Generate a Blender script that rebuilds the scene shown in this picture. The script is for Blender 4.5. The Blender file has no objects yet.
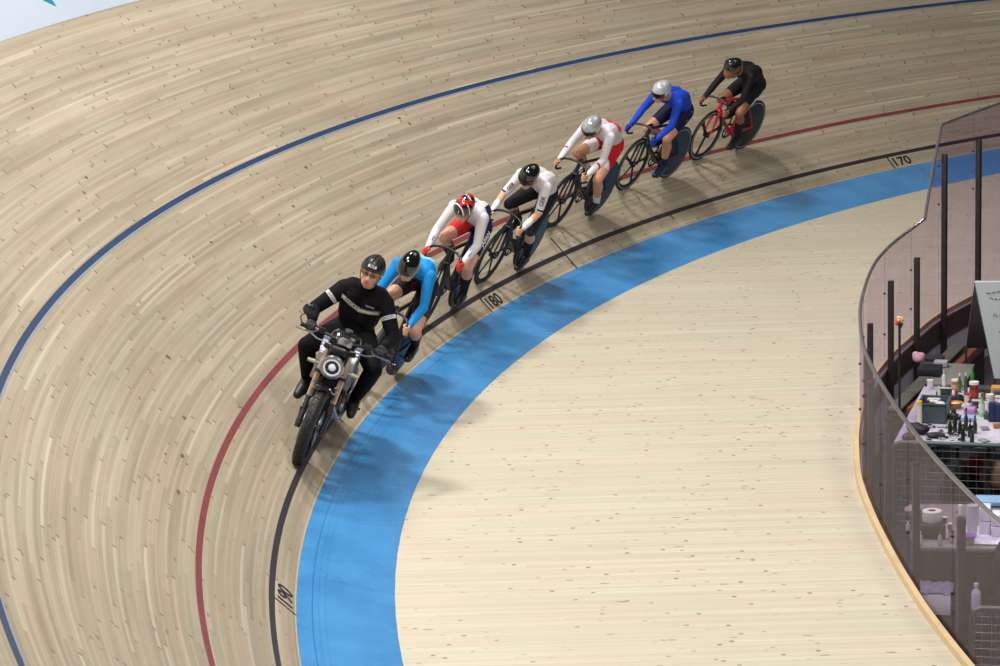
import bpy, bmesh, math, random
import numpy as np
from mathutils import Vector, Matrix
from mathutils.bvhtree import BVHTree
random.seed(7)
COL = bpy.context.scene.collection
PI = math.pi

# ------------------------------------------------------------------ materials
def lin(c):
    return tuple(((v/255)/12.92 if v/255 <= .04045 else ((v/255+.055)/1.055)**2.4) for v in c)
class NT:
    """tiny node helper"""
    def __init__(s, name):
        s.m = bpy.data.materials.new(name); s.m.use_nodes = True
        s.t = s.m.node_tree; s.b = s.t.nodes['Principled BSDF']; s.out = s.t.nodes['Material Output']
    def n(s, typ, **kw):
        x = s.t.nodes.new(typ)
        for k, v in kw.items():
            if k.startswith('i_'): x.inputs[k[2:].replace('_', ' ')].default_value = v
            else: setattr(x, k, v)
        return x
    def l(s, a, b): s.t.links.new(a, b)
    def math(s, op, a, b=None, c=None, clamp=False):
        x = s.t.nodes.new('ShaderNodeMath'); x.operation = op; x.use_clamp = clamp
        for i, v in enumerate((a, b, c)):
            if v is None: continue
            if hasattr(v, 'type') and hasattr(v, 'is_linked'): s.l(v, x.inputs[i])
            else: x.inputs[i].default_value = v
        return x.outputs[0]
    def mix(s, fac, a, b, mode='MIX'):
        x = s.t.nodes.new('ShaderNodeMix'); x.data_type = 'RGBA'; x.blend_type = mode; x.clamp_factor = True
        for sock, v in ((x.inputs['Factor'], fac), (x.inputs['A'], a), (x.inputs['B'], b)):
            if hasattr(v, 'is_linked'): s.l(v, sock)
            elif isinstance(v, (int, float)): sock.default_value = v
            else: sock.default_value = (*v[:3], 1)
        return x.outputs['Result']
_mc = {}
def mat(c, rough=.5, metal=0., spec=.5, var=.08, scale=25., trans=0., bump=0., alpha=1., coat=0.):
    key = (c, rough, metal, spec, var, scale, trans, bump, alpha, coat)
    if key in _mc: return _mc[key]
    k = NT('surface_%d_%d_%d' % c)
    b = k.b; base = lin(c)
    tc = k.n('ShaderNodeTexCoord'); no = k.n('ShaderNodeTexNoise'); no.inputs['Scale'].default_value = scale; no.inputs['Detail'].default_value = 3
    k.l(tc.outputs['Object'], no.inputs['Vector'])
    d = tuple(v*(1-var*1.6) for v in base); u = tuple(min(1, v*(1+var*1.6)) for v in base)
    k.l(k.mix(no.outputs['Fac'], d, u), b.inputs['Base Color'])
    b.inputs['Roughness'].default_value = rough; b.inputs['Metallic'].default_value = metal
    b.inputs['Specular IOR Level'].default_value = spec
    b.inputs['Coat Weight'].default_value = coat; b.inputs['Coat Roughness'].default_value = .08
    if trans: b.inputs['Transmission Weight'].default_value = trans
    if alpha < 1: b.inputs['Alpha'].default_value = alpha
    if bump:
        bp = k.n('ShaderNodeBump'); bp.inputs['Strength'].default_value = bump; bp.inputs['Distance'].default_value = .01
        k.l(no.outputs['Fac'], bp.inputs['Height']); k.l(bp.outputs[0], b.inputs['Normal'])
    _mc[key] = k.m
    return k.m

# ------------------------------------------------------------------ objects
def link(name, me, m=None, parent=None):
    o = bpy.data.objects.new(name, me); COL.objects.link(o)
    if m is not None:
        for x in (m if isinstance(m, (list, tuple)) else [m]): me.materials.append(x)
    if parent is not None: o.parent = parent
    return o
def obj(name, bm, m, parent=None, smooth=True):
    me = bpy.data.meshes.new(name)
    bmesh.ops.recalc_face_normals(bm, faces=bm.faces)
    bm.to_mesh(me); bm.free()
    o = link(name, me, m, parent)
    if smooth:
        for p in me.polygons: p.use_smooth = True
        try: me.set_sharp_from_angle(angle=R(40))
        except Exception: pass
    return o
def R(a): return a*PI/180
def tag(o, label=None, cat=None, group=None, kind=None):
    if label: o['label'] = label
    if cat: o['category'] = cat
    if group: o['group'] = group
    if kind: o['kind'] = kind
    return o
def empty(name, M, label=None, cat=None, group=None):
    o = bpy.data.objects.new(name, None); COL.objects.link(o); o.empty_display_size = .1
    o.matrix_world = M if isinstance(M, Matrix) else Matrix.Translation(M)
    return tag(o, label, cat, group)
def B(): return bmesh.new()
def box(bm, c, s, M=None, bev=0.):
    r = bmesh.ops.create_cube(bm, size=1); vs = r['verts']
    bmesh.ops.scale(bm, vec=s, verts=vs)
    if bev:
        es = list({e for v in vs for e in v.link_edges})
        rr = bmesh.ops.bevel(bm, geom=es, offset=bev, segments=2, affect='EDGES', profile=.5)
        vs = list({v for f in rr['faces'] for v in f.verts} | {v for v in vs if v.is_valid})
    T = Matrix.Translation(Vector(c)) @ (M.to_4x4() if M is not None else Matrix())
    bmesh.ops.transform(bm, matrix=T, verts=vs)
    return vs
def basis(d, ref=(0, 0, 1)):
    d = Vector(d).normalized(); r = Vector(ref)
    if abs(d.dot(r)) > .95: r = Vector((0, 1, 0)) if abs(d.y) < .9 else Vector((1, 0, 0))
    a = r.cross(d).normalized(); return a, d.cross(a)
def tube(bm, pts, rad, n=8, caps=True, flat=1., ref=(0, 0, 1), closed=False):
    """sweep; flat scales the section along the first side axis"""
    pts = [Vector(p) for p in pts]; N = len(pts)
    if isinstance(rad, (int, float)): rad = [rad]*N
    rings = []
    for i, p in enumerate(pts):
        if closed: d = pts[(i+1) % N]-pts[i-1]
        else: d = pts[min(i+1, N-1)]-pts[max(i-1, 0)]
        a, b = basis(d, ref)
        rings.append([bm.verts.new(p+(a*math.cos(t)*flat+b*math.sin(t))*rad[i]) for t in [2*PI*k/n for k in range(n)]])
    for i in range(N if closed else N-1):
        A, C = rings[i], rings[(i+1) % N]
        for k in range(n): bm.faces.new((A[k], A[(k+1) % n], C[(k+1) % n], C[k]))
    if caps and not closed:
        bm.faces.new(rings[0][::-1]); bm.faces.new(rings[-1])
def lathe(bm, prof, n=20, M=None, closed=False):
    """profile of (radius, height) about z"""
    M = M or Matrix(); rings = []
    for r, h in prof:
        if r < 1e-6: rings.append([bm.verts.new(M @ Vector((0, 0, h)))])
        else: rings.append([bm.verts.new(M @ Vector((r*math.cos(2*PI*k/n), r*math.sin(2*PI*k/n), h))) for k in range(n)])
    seq = list(zip(rings, rings[1:])) + ([(rings[-1], rings[0])] if closed else [])
    for A, C in seq:
        for k in range(n):
            a0, a1 = A[k % len(A)], A[(k+1) % n % len(A)]; c0, c1 = C[k % len(C)], C[(k+1) % n % len(C)]
            q = []
            for v in (a0, a1, c1, c0):
                if v not in q: q.append(v)
            if len(q) > 2: bm.faces.new(q)
def ball(bm, c, s, M=None, sub=3):
    r = bmesh.ops.create_icosphere(bm, subdivisions=sub, radius=1)
    T = Matrix.Translation(Vector(c)) @ (M.to_4x4() if M is not None else Matrix()) @ Matrix.Diagonal((*(s if hasattr(s, '__len__') else (s, s, s)), 1))
    bmesh.ops.transform(bm, matrix=T, verts=r['verts'])
def prism(bm, poly, z0, z1):
    a = [bm.verts.new((x, y, z0)) for x, y in poly]; b = [bm.verts.new((x, y, z1)) for x, y in poly]; n = len(poly)
    bm.faces.new(a[::-1]); bm.faces.new(b)
    for i in range(n): bm.faces.new((a[i], a[(i+1) % n], b[(i+1) % n], b[i]))
def text_mesh(txt, size=1., bold=0., extrude=0.):
    cu = bpy.data.curves.new('t', 'FONT'); cu.body = txt; cu.size = size; cu.align_x = 'CENTER'; cu.align_y = 'CENTER'; cu.offset = bold; cu.extrude = extrude
    o = bpy.data.objects.new('t', cu); COL.objects.link(o)
    dg = bpy.context.evaluated_depsgraph_get()
    me = bpy.data.meshes.new_from_object(o.evaluated_get(dg))
    bpy.data.objects.remove(o); bpy.data.curves.remove(cu)
    return me

# ------------------------------------------------------------------ camera
CAM = Vector((25.8976, 9.3226, 5.6298))
cr, cu_, cf = Vector((-.33087351, .94321705, -.0293992)), Vector((-.20586803, -.04174331, .97768904)), Vector((-.92094575, -.32954376, -.20798999))
FPX = 2814.775
cam = bpy.data.cameras.new('camera'); co = bpy.data.objects.new('camera', cam); COL.objects.link(co)
Mc = Matrix((cr, cu_, -cf)).transposed().to_4x4(); Mc.translation = CAM; co.matrix_world = Mc
cam.sensor_width = 36; cam.lens = FPX/1000*36; cam.clip_end = 300
bpy.context.scene.camera = co
def at(px, py, z):
    """point of the horizontal plane z seen at a picture position"""
    d = cf + cr*((px-500)/FPX) - cu_*((py-333)/FPX)
    return CAM + d*((z-CAM.z)/d.z)

# ------------------------------------------------------------------ track
K0, K1, K2 = .04172064, -.00015081, 2.4734e-5
B0, B1, B2 = .8030556, -.00229066, -.00018903
BA, BW, W, WT = .25334, .685933, 4.47528, 7.1
WB, WR, WS = .2132, .829, 2.475
def heading(s): return K0*s+K1*s*s/2+K2*s**3/3
def plan(s):
    n = 24; x = y = 0
    for i in range(n):
        t = heading(s*(i+.5)/n); x += math.cos(t); y += math.sin(t)
    return x/n*s, y/n*s, heading(s)
_pc = {}
def surf(s, w, h=0.):
    """point at distance s along the inner edge, w up the banking (negative: across the blue band), h above it"""
    k = round(s, 5)
    if k not in _pc: _pc[k] = plan(s)
    x, y, th = _pc[k]
    be = (B0+B1*s+B2*s*s) if w >= 0 else BA
    nx, ny = math.sin(th), -math.cos(th); c = math.cos(be)*w
    return Vector((x+nx*(c-h*math.sin(be)), y+ny*(c-h*math.sin(be)), w*math.sin(be)+h*math.cos(be)))
ZF = -BW*math.sin(BA)          # infield floor
ZP = ZF-.66                    # pit floor behind the glass
SR = [x*.25 for x in range(-128, 85)]
def strip(bm, ws, h=0., srange=SR, uv=True):
    L = bm.loops.layers.uv.verify(); rows = [[bm.verts.new(surf(s, w, h)) for w in ws] for s in srange]
    for i in range(len(rows)-1):
        for j in range(len(ws)-1):
            f = bm.faces.new((rows[i][j], rows[i+1][j], rows[i+1][j+1], rows[i][j+1]))
            for l, (a, b) in zip(f.loops, ((i, j), (i+1, j), (i+1, j+1), (i, j+1))): l[L].uv = (srange[a], ws[b])

def wood(name, cols, pw, plen, joint, amp_dirty, uvmode='UV', rot=0., dark=(88, 76, 66), streak=1., rough=.42, jl=.02):
    k = NT(name)
    tc = k.n('ShaderNodeTexCoord'); src = tc.outputs['UV' if uvmode == 'UV' else 'Object']
    if rot:
        mp = k.n('ShaderNodeMapping'); mp.inputs['Rotation'].default_value = (0, 0, rot); k.l(src, mp.inputs[0]); src = mp.outputs[0]
    sx = k.n('ShaderNodeSeparateXYZ'); k.l(src, sx.inputs[0]); u, v = sx.outputs[0], sx.outputs[1]
    row = k.math('FLOOR', k.math('DIVIDE', v, pw))
    wn = k.n('ShaderNodeTexWhiteNoise', noise_dimensions='1D'); k.l(row, wn.inputs['W'])
    uo = k.math('DIVIDE', k.math('ADD', u, k.math('MULTIPLY', wn.outputs['Value'], 37.)), plen)
    pid = k.math('FLOOR', uo); fr = k.math('SUBTRACT', uo, pid)
    cb = k.n('ShaderNodeCombineXYZ'); k.l(row, cb.inputs[0]); k.l(pid, cb.inputs[1])
    w2 = k.n('ShaderNodeTexWhiteNoise', noise_dimensions='2D'); k.l(cb.outputs[0], w2.inputs['Vector'])
    ramp = k.n('ShaderNodeValToRGB'); k.l(w2.outputs['Value'], ramp.inputs[0])
    el = ramp.color_ramp.elements
    while len(el) < len(cols): el.new(.5)
    for e, (p, c) in zip(el, cols): e.position = p; e.color = (*lin(c), 1)
    col = ramp.outputs[0]
    # long soft streaks that run with the boards, and wide tone patches
    c3 = k.n('ShaderNodeCombineXYZ'); k.l(k.math('MULTIPLY', u, .22), c3.inputs[0]); k.l(k.math('MULTIPLY', v, 9.), c3.inputs[1])
    n1 = k.n('ShaderNodeTexNoise'); n1.inputs['Scale'].default_value = 1.; n1.inputs['Detail'].default_value = 4; n1.inputs['Roughness'].default_value = .65; k.l(c3.outputs[0], n1.inputs['Vector'])
    sfac = k.math('MULTIPLY', k.math('SUBTRACT', n1.outputs['Fac'], .5), .85*streak)
    n2 = k.n('ShaderNodeTexNoise'); n2.inputs['Scale'].default_value = .9; n2.inputs['Detail'].default_value = 3; k.l(src, n2.inputs['Vector'])
    sfac = k.math('ADD', sfac, k.math('MULTIPLY', k.math('SUBTRACT', n2.outputs['Fac'], .5), amp_dirty))
    mul = k.math('ADD', 1., sfac); cm = k.n('ShaderNodeCombineXYZ')
    for i in range(3): k.l(mul, cm.inputs[i])
    col = k.mix(1., col, cm.outputs[0], 'MULTIPLY')
    # hue drift between pinkish and greenish boards
    n3 = k.n('ShaderNodeTexNoise'); n3.inputs['Scale'].default_value = 1.; n3.inputs['Detail'].default_value = 3
    c4 = k.n('ShaderNodeCombineXYZ'); k.l(k.math('MULTIPLY', u, .6), c4.inputs[0]); k.l(k.math('MULTIPLY', v, 3.), c4.inputs[1]); k.l(c4.outputs[0], n3.inputs['Vector'])
    r3 = k.n('ShaderNodeValToRGB'); k.l(n3.outputs['Fac'], r3.inputs[0])
    for e, p, c in zip(r3.color_ramp.elements, (.3, .7), ((1., .93, .86), (.93, 1., .93))): e.position = p; e.color = (*c, 1)
    col = k.mix(.8, col, r3.outputs[0], 'MULTIPLY')
    # seams between boards
    fv = k.math('FRACT', k.math('DIVIDE', v, pw)); seam = k.math('LESS_THAN', fv, .07)
    w4 = k.n('ShaderNodeTexWhiteNoise', noise_dimensions='1D'); k.l(k.math('ADD', row, .37), w4.inputs['W'])
    col = k.mix(k.math('MULTIPLY', seam, k.math('MULTIPLY', w4.outputs['Value'], .5)), col, lin(dark))
    # dark butt joints, stronger on some boards
    near = k.math('LESS_THAN', fr, jl/plen)
    st = k.math('MULTIPLY', k.math('POWER', w2.outputs['Value'], 1.5), joint)
    col = k.mix(k.math('MULTIPLY', near, st), col, lin(dark))
    # small knots
    c5 = k.n('ShaderNodeCombineXYZ'); k.l(k.math('MULTIPLY', u, 2.2), c5.inputs[0]); k.l(k.math('MULTIPLY', v, 6.), c5.inputs[1])
    vo = k.n('ShaderNodeTexVoronoi'); vo.inputs['Scale'].default_value = 1.; k.l(c5.outputs[0], vo.inputs['Vector'])
    kn = k.math('MULTIPLY', k.math('LESS_THAN', vo.outputs['Distance'], .085), .55)
    col = k.mix(kn, col, lin((120, 92, 70)))
    k.l(col, k.b.inputs['Base Color'])
    rr = k.math('ADD', rough, k.math('MULTIPLY', n1.outputs['Fac'], .15)); k.l(rr, k.b.inputs['Roughness'])
    k.b.inputs['Specular IOR Level'].default_value = .4
    return k, col
TRACK = [(0., (156, 143, 126)), (.3, (163, 150, 132)), (.65, (168, 155, 138)), (.95, (174, 162, 145)), (1., (188, 178, 162))]
APRON = [(0., (184, 175, 159)), (.3, (187, 178, 162)), (.7, (190, 181, 165)), (1., (194, 186, 171))]
m_track = wood('track_boards', TRACK, .027, 1.9, 1.5, .22)[0].m
DIRX = Vector((cr.x, cr.y, 0)).normalized(); ang = math.atan2(DIRX.y, DIRX.x)
m_apron = wood('apron_boards', APRON, .03, 1.6, .8, .10, uvmode='Object', rot=-ang, streak=.35, rough=.45, jl=.03)[0].m
bm = B(); strip(bm, [WT*i/24 for i in range(25)])
track = tag(obj('banked_track', bm, m_track), kind='structure')
for f in track.data.polygons: f.use_smooth = True

def band_material():
    k = NT('blue_band_paint'); tc = k.n('ShaderNodeTexCoord'); sx = k.n('ShaderNodeSeparateXYZ'); k.l(tc.outputs['UV'], sx.inputs[0]); u, v = sx.outputs[0], sx.outputs[1]
    n = k.n('ShaderNodeTexNoise'); n.inputs['Scale'].default_value = 2.1; n.inputs['Detail'].default_value = 4; k.l(tc.outputs['UV'], n.inputs['Vector'])
    col = k.mix(n.outputs['Fac'], lin((38, 102, 160)), lin((74, 148, 204)))
    c3 = k.n('ShaderNodeCombineXYZ'); k.l(k.math('MULTIPLY', u, .5), c3.inputs[0]); k.l(k.math('MULTIPLY', v, 14.), c3.inputs[1])
    n2 = k.n('ShaderNodeTexNoise'); n2.inputs['Scale'].default_value = 1.; k.l(c3.outputs[0], n2.inputs['Vector'])
    col = k.mix(k.math('MULTIPLY', n2.outputs['Fac'], .25), col, lin((74, 160, 222)))
    for w0 in (-.11, -.155, -.2):
        col = k.mix(k.math('MULTIPLY', k.math('LESS_THAN', k.math('ABSOLUTE', k.math('SUBTRACT', v, w0)), .0035), .55 if w0 == -.11 else .2), col, lin((18, 60, 110)))
    fu = k.math('FRACT', k.math('DIVIDE', k.math('ADD', u, .6), 2.4))
    x = k.math('MULTIPLY', k.math('LESS_THAN', fu, .004), k.math('LESS_THAN', v, -.22))
    col = k.mix(k.math('MULTIPLY', x, .6), col, lin((18, 60, 110)))
    k.l(col, k.b.inputs['Base Color'])
    k.l(k.math('ADD', .2, k.math('MULTIPLY', n.outputs['Fac'], .15)), k.b.inputs['Roughness']); k.b.inputs['Specular IOR Level'].default_value = .5
    return k.m
bm = B(); strip(bm, [-BW, -BW*.75, -BW*.5, -BW*.25, -1e-9])
band = tag(obj('blue_band', bm, band_material()), kind='structure')

def line(name, w, hw, c, lab, h=.0022):
    bm = B(); strip(bm, [w-hw, w+hw], h); o = obj(name, bm, mat(c, .4, var=.15, scale=3), track); o['label'] = lab; return o
line('black_line', WB, .026, (48, 44, 50), 'black measurement line')
line('red_line', WR, .026, (126, 60, 65), 'dull red line')
line('blue_line', WS, .024, (42, 64, 98), 'dark blue line')
bm = B(); strip(bm, [WS-.040, WS-.027], .0018); obj('line_edge', bm, mat((138, 148, 164), .5), track)
bm = B(); strip(bm, [.0, .014], .002); obj('edge_seam', bm, mat((192, 172, 142), .5), track)
def bankmark(name, s0, s1, w0, w1, c=(42, 38, 42), h=.0025):
    bm = B(); ws = [w0+(w1-w0)*i/4 for i in range(5)]; strip(bm, ws, h, [s0, s1]); return obj(name, bm, mat(c, .4), track)
def banktext(txt, s0, width, w0, w1, bold=.02):
    me = text_mesh(txt, 1., bold); xs = [v.co.x for v in me.vertices]; ys = [v.co.y for v in me.vertices]
    x0, x1, y0, y1 = min(xs), max(xs), min(ys), max(ys)
    for v in me.vertices:
        v.co = surf(s0-(v.co.x-x0)/(x1-x0)*width, w0+(v.co.y-y0)/(y1-y0)*(w1-w0), .003)
    o = link('distance_number', me, mat((40, 36, 40), .4), track); o['label'] = 'black painted number '+txt; return o
for s0, t in ((9.95, '190'), (0.05, '180'), (-9.95, '170')):
    bankmark('distance_tick', s0+.012, s0-.012, .0, .19)
    banktext(t, s0-.07, .34, .03, .165)
bankmark('distance_tick', -5.0, -5.02, .12, .2)
bankmark('distance_tick', 5.0, 4.98, .12, .2)
c0 = -2.35
bankmark('cross_line', c0+.014, c0-.014, .24, .44)
bankmark('cross_line', c0+.014, c0-.014, .0, .19)
# patches and gouges in the boards of the banking
random.seed(3)
bm = B()
for s, w, a, b, in [(6.9, 1.55, .07, .03), (5.3, 2.95, .05, .02), (5.0, 3.05, .06, .02), (4.0, 2.0, .05, .02), (1.9, 1.9, .05, .02), (1.0, 2.2, .06, .02), (-1.6, 2.25, .05, .03), (-1.5, 2.35, .07, .02), (3.3, 1.75, .05, .02), (8.6, 1.1, .1, .02), (9.4, 1.05, .1, .02), (7.8, 1.2, .08, .02)] + [(random.uniform(-14, 12), random.uniform(.9, 4.2), .04, .012) for _ in range(40)]:
    r0 = [bm.verts.new(surf(s+a*.5*x*random.uniform(.7, 1.1), w+b*y*random.uniform(.6, 1.1), .0016)) for x, y in ((-1, -.3), (-.4, -1), (.5, -.8), (1, .1), (.6, .9), (-.5, 1))]
    bm.faces.new(r0)
obj('wood_gouge', bm, mat((96, 86, 76), .6, var=.3), track)['kind'] = 'stuff'

# white sponsor field painted high on the banking, with its teal mark
bm = B(); strip(bm, [W+(6.6-W)*i/6 for i in range(7)], .002, [-9+.25*i for i in range(65)]); pn = obj('painted_panel', bm, mat((168, 178, 190), .4, var=.02, scale=2), track); pn['label'] = 'white painted advertising field'
bm = B(); bm.faces.new([bm.verts.new(surf(a_, b_, .004)) for a_, b_ in ((2.62, 4.64), (2.86, 4.86), (2.95, 5.3), (2.35, 5.3), (2.52, 4.86))]); obj('painted_mark', bm, mat((20, 120, 150), .35), track)
# outer fence at the top of the banking
FH = .95
def fence_pts(off, z0, z1, s):
    p = surf(s, WT); th = plan(s)[2]; n = Vector((math.sin(th), -math.cos(th), 0))
    return p+n*off+Vector((0, 0, z0)), p+n*off+Vector((0, 0, z1))
bm = B(); prev = None
for s in SR:
    a, b = fence_pts(0, -.02, FH, s); c, d = fence_pts(.05, -.02, FH, s)
    cur = [bm.verts.new(v) for v in (a, b, d, c)]
    if prev:
        for i in range(4): bm.faces.new((prev[i], prev[(i+1) % 4], cur[(i+1) % 4], cur[i]))
    prev = cur
tag(obj('wall_outer', bm, mat((208, 216, 226), .35, var=.02)), kind='structure')
# ------------------------------------------------------------------ infield floor, barrier line, pit
BP = [(-9, 8.6), (-7.5, 7.1), (-6, 5.85), (-4.5, 4.98), (-3.2, 4.58), (-2.1, 4.36), (-1.2, 4.22), (-.2, 4.17), (.7, 4.15), (1.7, 4.2), (3.23, 4.42), (4.2, 4.62), (5.04, 4.83), (5.95, 5.12), (6.9, 5.46), (7.7, 5.77), (8.3, 6.02), (9.05, 6.36), (9.7, 6.68), (10.6, 7.2), (12, 8.1)]
def bary(x):
    for i in range(len(BP)-1):
        if BP[i][0] <= x <= BP[i+1][0]:
            p0, p1, p2, p3 = BP[max(i-1, 0)], BP[i], BP[i+1], BP[min(i+2, len(BP)-1)]
            t = (x-p1[0])/(p2[0]-p1[0]); h = p2[0]-p1[0]
            m1 = (p2[1]-p0[1])/(p2[0]-p0[0])*h; m2 = (p3[1]-p1[1])/(p3[0]-p1[0])*h
            return (2*t**3-3*t**2+1)*p1[1]+(t**3-2*t**2+t)*m1+(-2*t**3+3*t**2)*p2[1]+(t**3-t**2)*m2
    return BP[-1][1]
def bar(x, off=0., z=0.):
    e = .01; d = Vector((2*e, bary(x+e)-bary(x-e), 0)).normalized(); n = Vector((-d.y, d.x, 0))   # n points into the pit
    return Vector((x, bary(x), z))+n*off
XS = [-8.9+.15*i for i in range(139)]
inner = [surf(s, -BW) for s in [x*.5 for x in range(-40, 41)]]
bm = B(); ring = [bm.verts.new((p.x, p.y, ZF)) for p in inner] + [bm.verts.new(bar(x, 0, ZF)) for x in XS[::-1]]
bm.faces.new(ring); bmesh.ops.triangulate(bm, faces=bm.faces)
apron = tag(obj('floor', bm, m_apron, smooth=False), kind='structure')
# lavender riser between the infield floor and the lower pit
bm = B(); prev = None
for x in XS:
    cur = [bm.verts.new(bar(x, .0, ZP)), bm.verts.new(bar(x, .0, ZF-.001)), bm.verts.new(bar(x, .01, ZF-.001)), bm.verts.new(bar(x, .01, ZP))]
    if prev:
        for i in range(3): bm.faces.new((prev[i], cur[i], cur[i+1], prev[i+1]))
    prev = cur
tag(obj('wall_riser', bm, mat((196, 188, 206), .6, var=.12, scale=4)), kind='structure')
bm = B(); c = [(-9, bary(-8.9)), (12, 8.1), (14, 12), (10, 17), (-12, 17)]
ring = [bm.verts.new(bar(x, .0, ZP)) for x in XS] + [bm.verts.new((x, y, ZP)) for x, y in ((16, 12), (12, 20), (-14, 20), (-12, 12))]
bm.faces.new(ring); bmesh.ops.triangulate(bm, faces=bm.faces)
tag(obj('floor_pit', bm, mat((52, 50, 54), .6, var=.3, scale=2), smooth=False), kind='structure')
# pale wooden lip along the edge
def sweep(bm, xs, prof):
    prev = None
    for x in xs:
        cur = [bm.verts.new(bar(x, o, z)) for o, z in prof]
        if prev:
            for i in range(len(prof)): bm.faces.new((prev[i], cur[i], cur[(i+1) % len(prof)], prev[(i+1) % len(prof)]))
        else: bm.faces.new(cur[::-1])
        prev = cur
    bm.faces.new(prev)
xl = [-8.8+.12*i for i in range(172)]
bm = B(); sweep(bm, xl, [(-.055, ZF), (-.05, ZF+.045), (-.012, ZF+.05), (-.012, ZF)])
tag(obj('trim_1', bm, mat((205, 180, 134), .45, var=.12, scale=3)), kind='structure')

bm = B(); sweep(bm, xl, [(.012, ZF-.002), (.028, ZF-.002), (.028, ZF-.21), (.012, ZF-.21)])
tag(obj('trim_2', bm, mat((70, 52, 52), .55, var=.15, scale=3)), kind='structure')
# ---- glass barrier
def glass_mat():
    k = NT('tinted_glass'); t = k.t
    fr = k.n('ShaderNodeFresnel'); fr.inputs['IOR'].default_value = 1.5
    tr = k.n('ShaderNodeBsdfTransparent'); tr.inputs['Color'].default_value = (.935, .885, .965, 1)
    gl = k.n('ShaderNodeBsdfGlossy'); gl.inputs['Roughness'].default_value = .03
    di = k.n('ShaderNodeBsdfDiffuse'); tc = k.n('ShaderNodeTexCoord'); no = k.n('ShaderNodeTexNoise'); no.inputs['Scale'].default_value = 6; k.l(tc.outputs['Object'], no.inputs[0])
    di.inputs['Color'].default_value = (.15, .135, .15, 1)
    m1 = k.n('ShaderNodeMixShader'); k.l(k.math('ADD', .01, k.math('MULTIPLY', no.outputs['Fac'], .06)), m1.inputs[0]); k.l(tr.outputs[0], m1.inputs[1]); k.l(di.outputs[0], m1.inputs[2])
    m2 = k.n('ShaderNodeMixShader'); k.l(k.math('MULTIPLY', fr.outputs[0], .12), m2.inputs[0]); k.l(m1.outputs[0], m2.inputs[1]); k.l(gl.outputs[0], m2.inputs[2])
    k.l(m2.outputs[0], k.out.inputs['Surface']); return k.m
m_glass = glass_mat()
POSTX = [11.2, 9.95, 8.66, 7.35, 6.15, 5.0, 3.9, 2.9, 1.02, -.15, -1.25, -2.25, -3.3, -4.4, -5.6, -7.0]
HL, HH = 1.1, 1.93
def top_h(x):          # height of the glass above the infield floor
    if x > -.72: return HL
    if x < -1.32: return HH
    return HL+(HH-HL)*(-.72-x)/.6
gb = empty('glass_barrier', bar(-.15, 0, ZF), 'curved tinted glass barrier with metal top rail around the pit', 'barrier')
def rel(p): return Vector(p)-gb.matrix_world.translation
ends = [12-.2]+POSTX+[-8.7]
ends = sorted(set(POSTX+[11.9, -8.7]))
for a, b in zip(ends[:-1], ends[1:]):
    n = max(4, int((b-a)/.12)); xs = [a+.004+(b-a-.008)*i/n for i in range(n+1)]
    if a < -.72 < b: xs.append(-.72)
    if a < -1.32 < b: xs.append(-1.32)
    xs = sorted(set(xs)); bm = B(); prev = None
    for x in xs:
        cur = [bm.verts.new(rel(bar(x, o, z))) for o, z in ((-.005, ZF+.002), (-.005, ZF+top_h(x)), (.005, ZF+top_h(x)), (.005, ZF+.002))]
        if prev:
            for i in range(4): bm.faces.new((prev[i], cur[i], cur[(i+1) % 4], prev[(i+1) % 4]))
        else: bm.faces.new(cur[::-1])
        prev = cur
    bm.faces.new(prev)
    obj('glass_panel', bm, m_glass, gb)
m_post = mat((46, 40, 40), .5, .2)
for x in POSTX:
    h = (HH if x < -1.0 else HL)-.27
    bm = B(); p = bar(x, .056, 0); th = math.atan2(bary(x+.05)-bary(x-.05), .1)
    box(bm, rel((p.x, p.y, (ZP+ZF+h)/2)), (.055, .05, ZF+h-ZP), Matrix.Rotation(th, 3, 'Z'), .004)
    for dz in (-.12, -.5): 
        q = bar(x, -.002, ZF+h+dz); ball(bm, rel(q), .012, sub=2)
    obj('post', bm, m_post, gb)
bm = B(); xs = [-8.7+.1*i for i in range(207)]+[-.72, -1.32]; xs = sorted(xs)
tube(bm, [rel(bar(x, 0, ZF+top_h(x)+.004)) for x in xs], .0155, 8)
obj('top_rail', bm, mat((176, 172, 176), .22, .85), gb)

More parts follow.
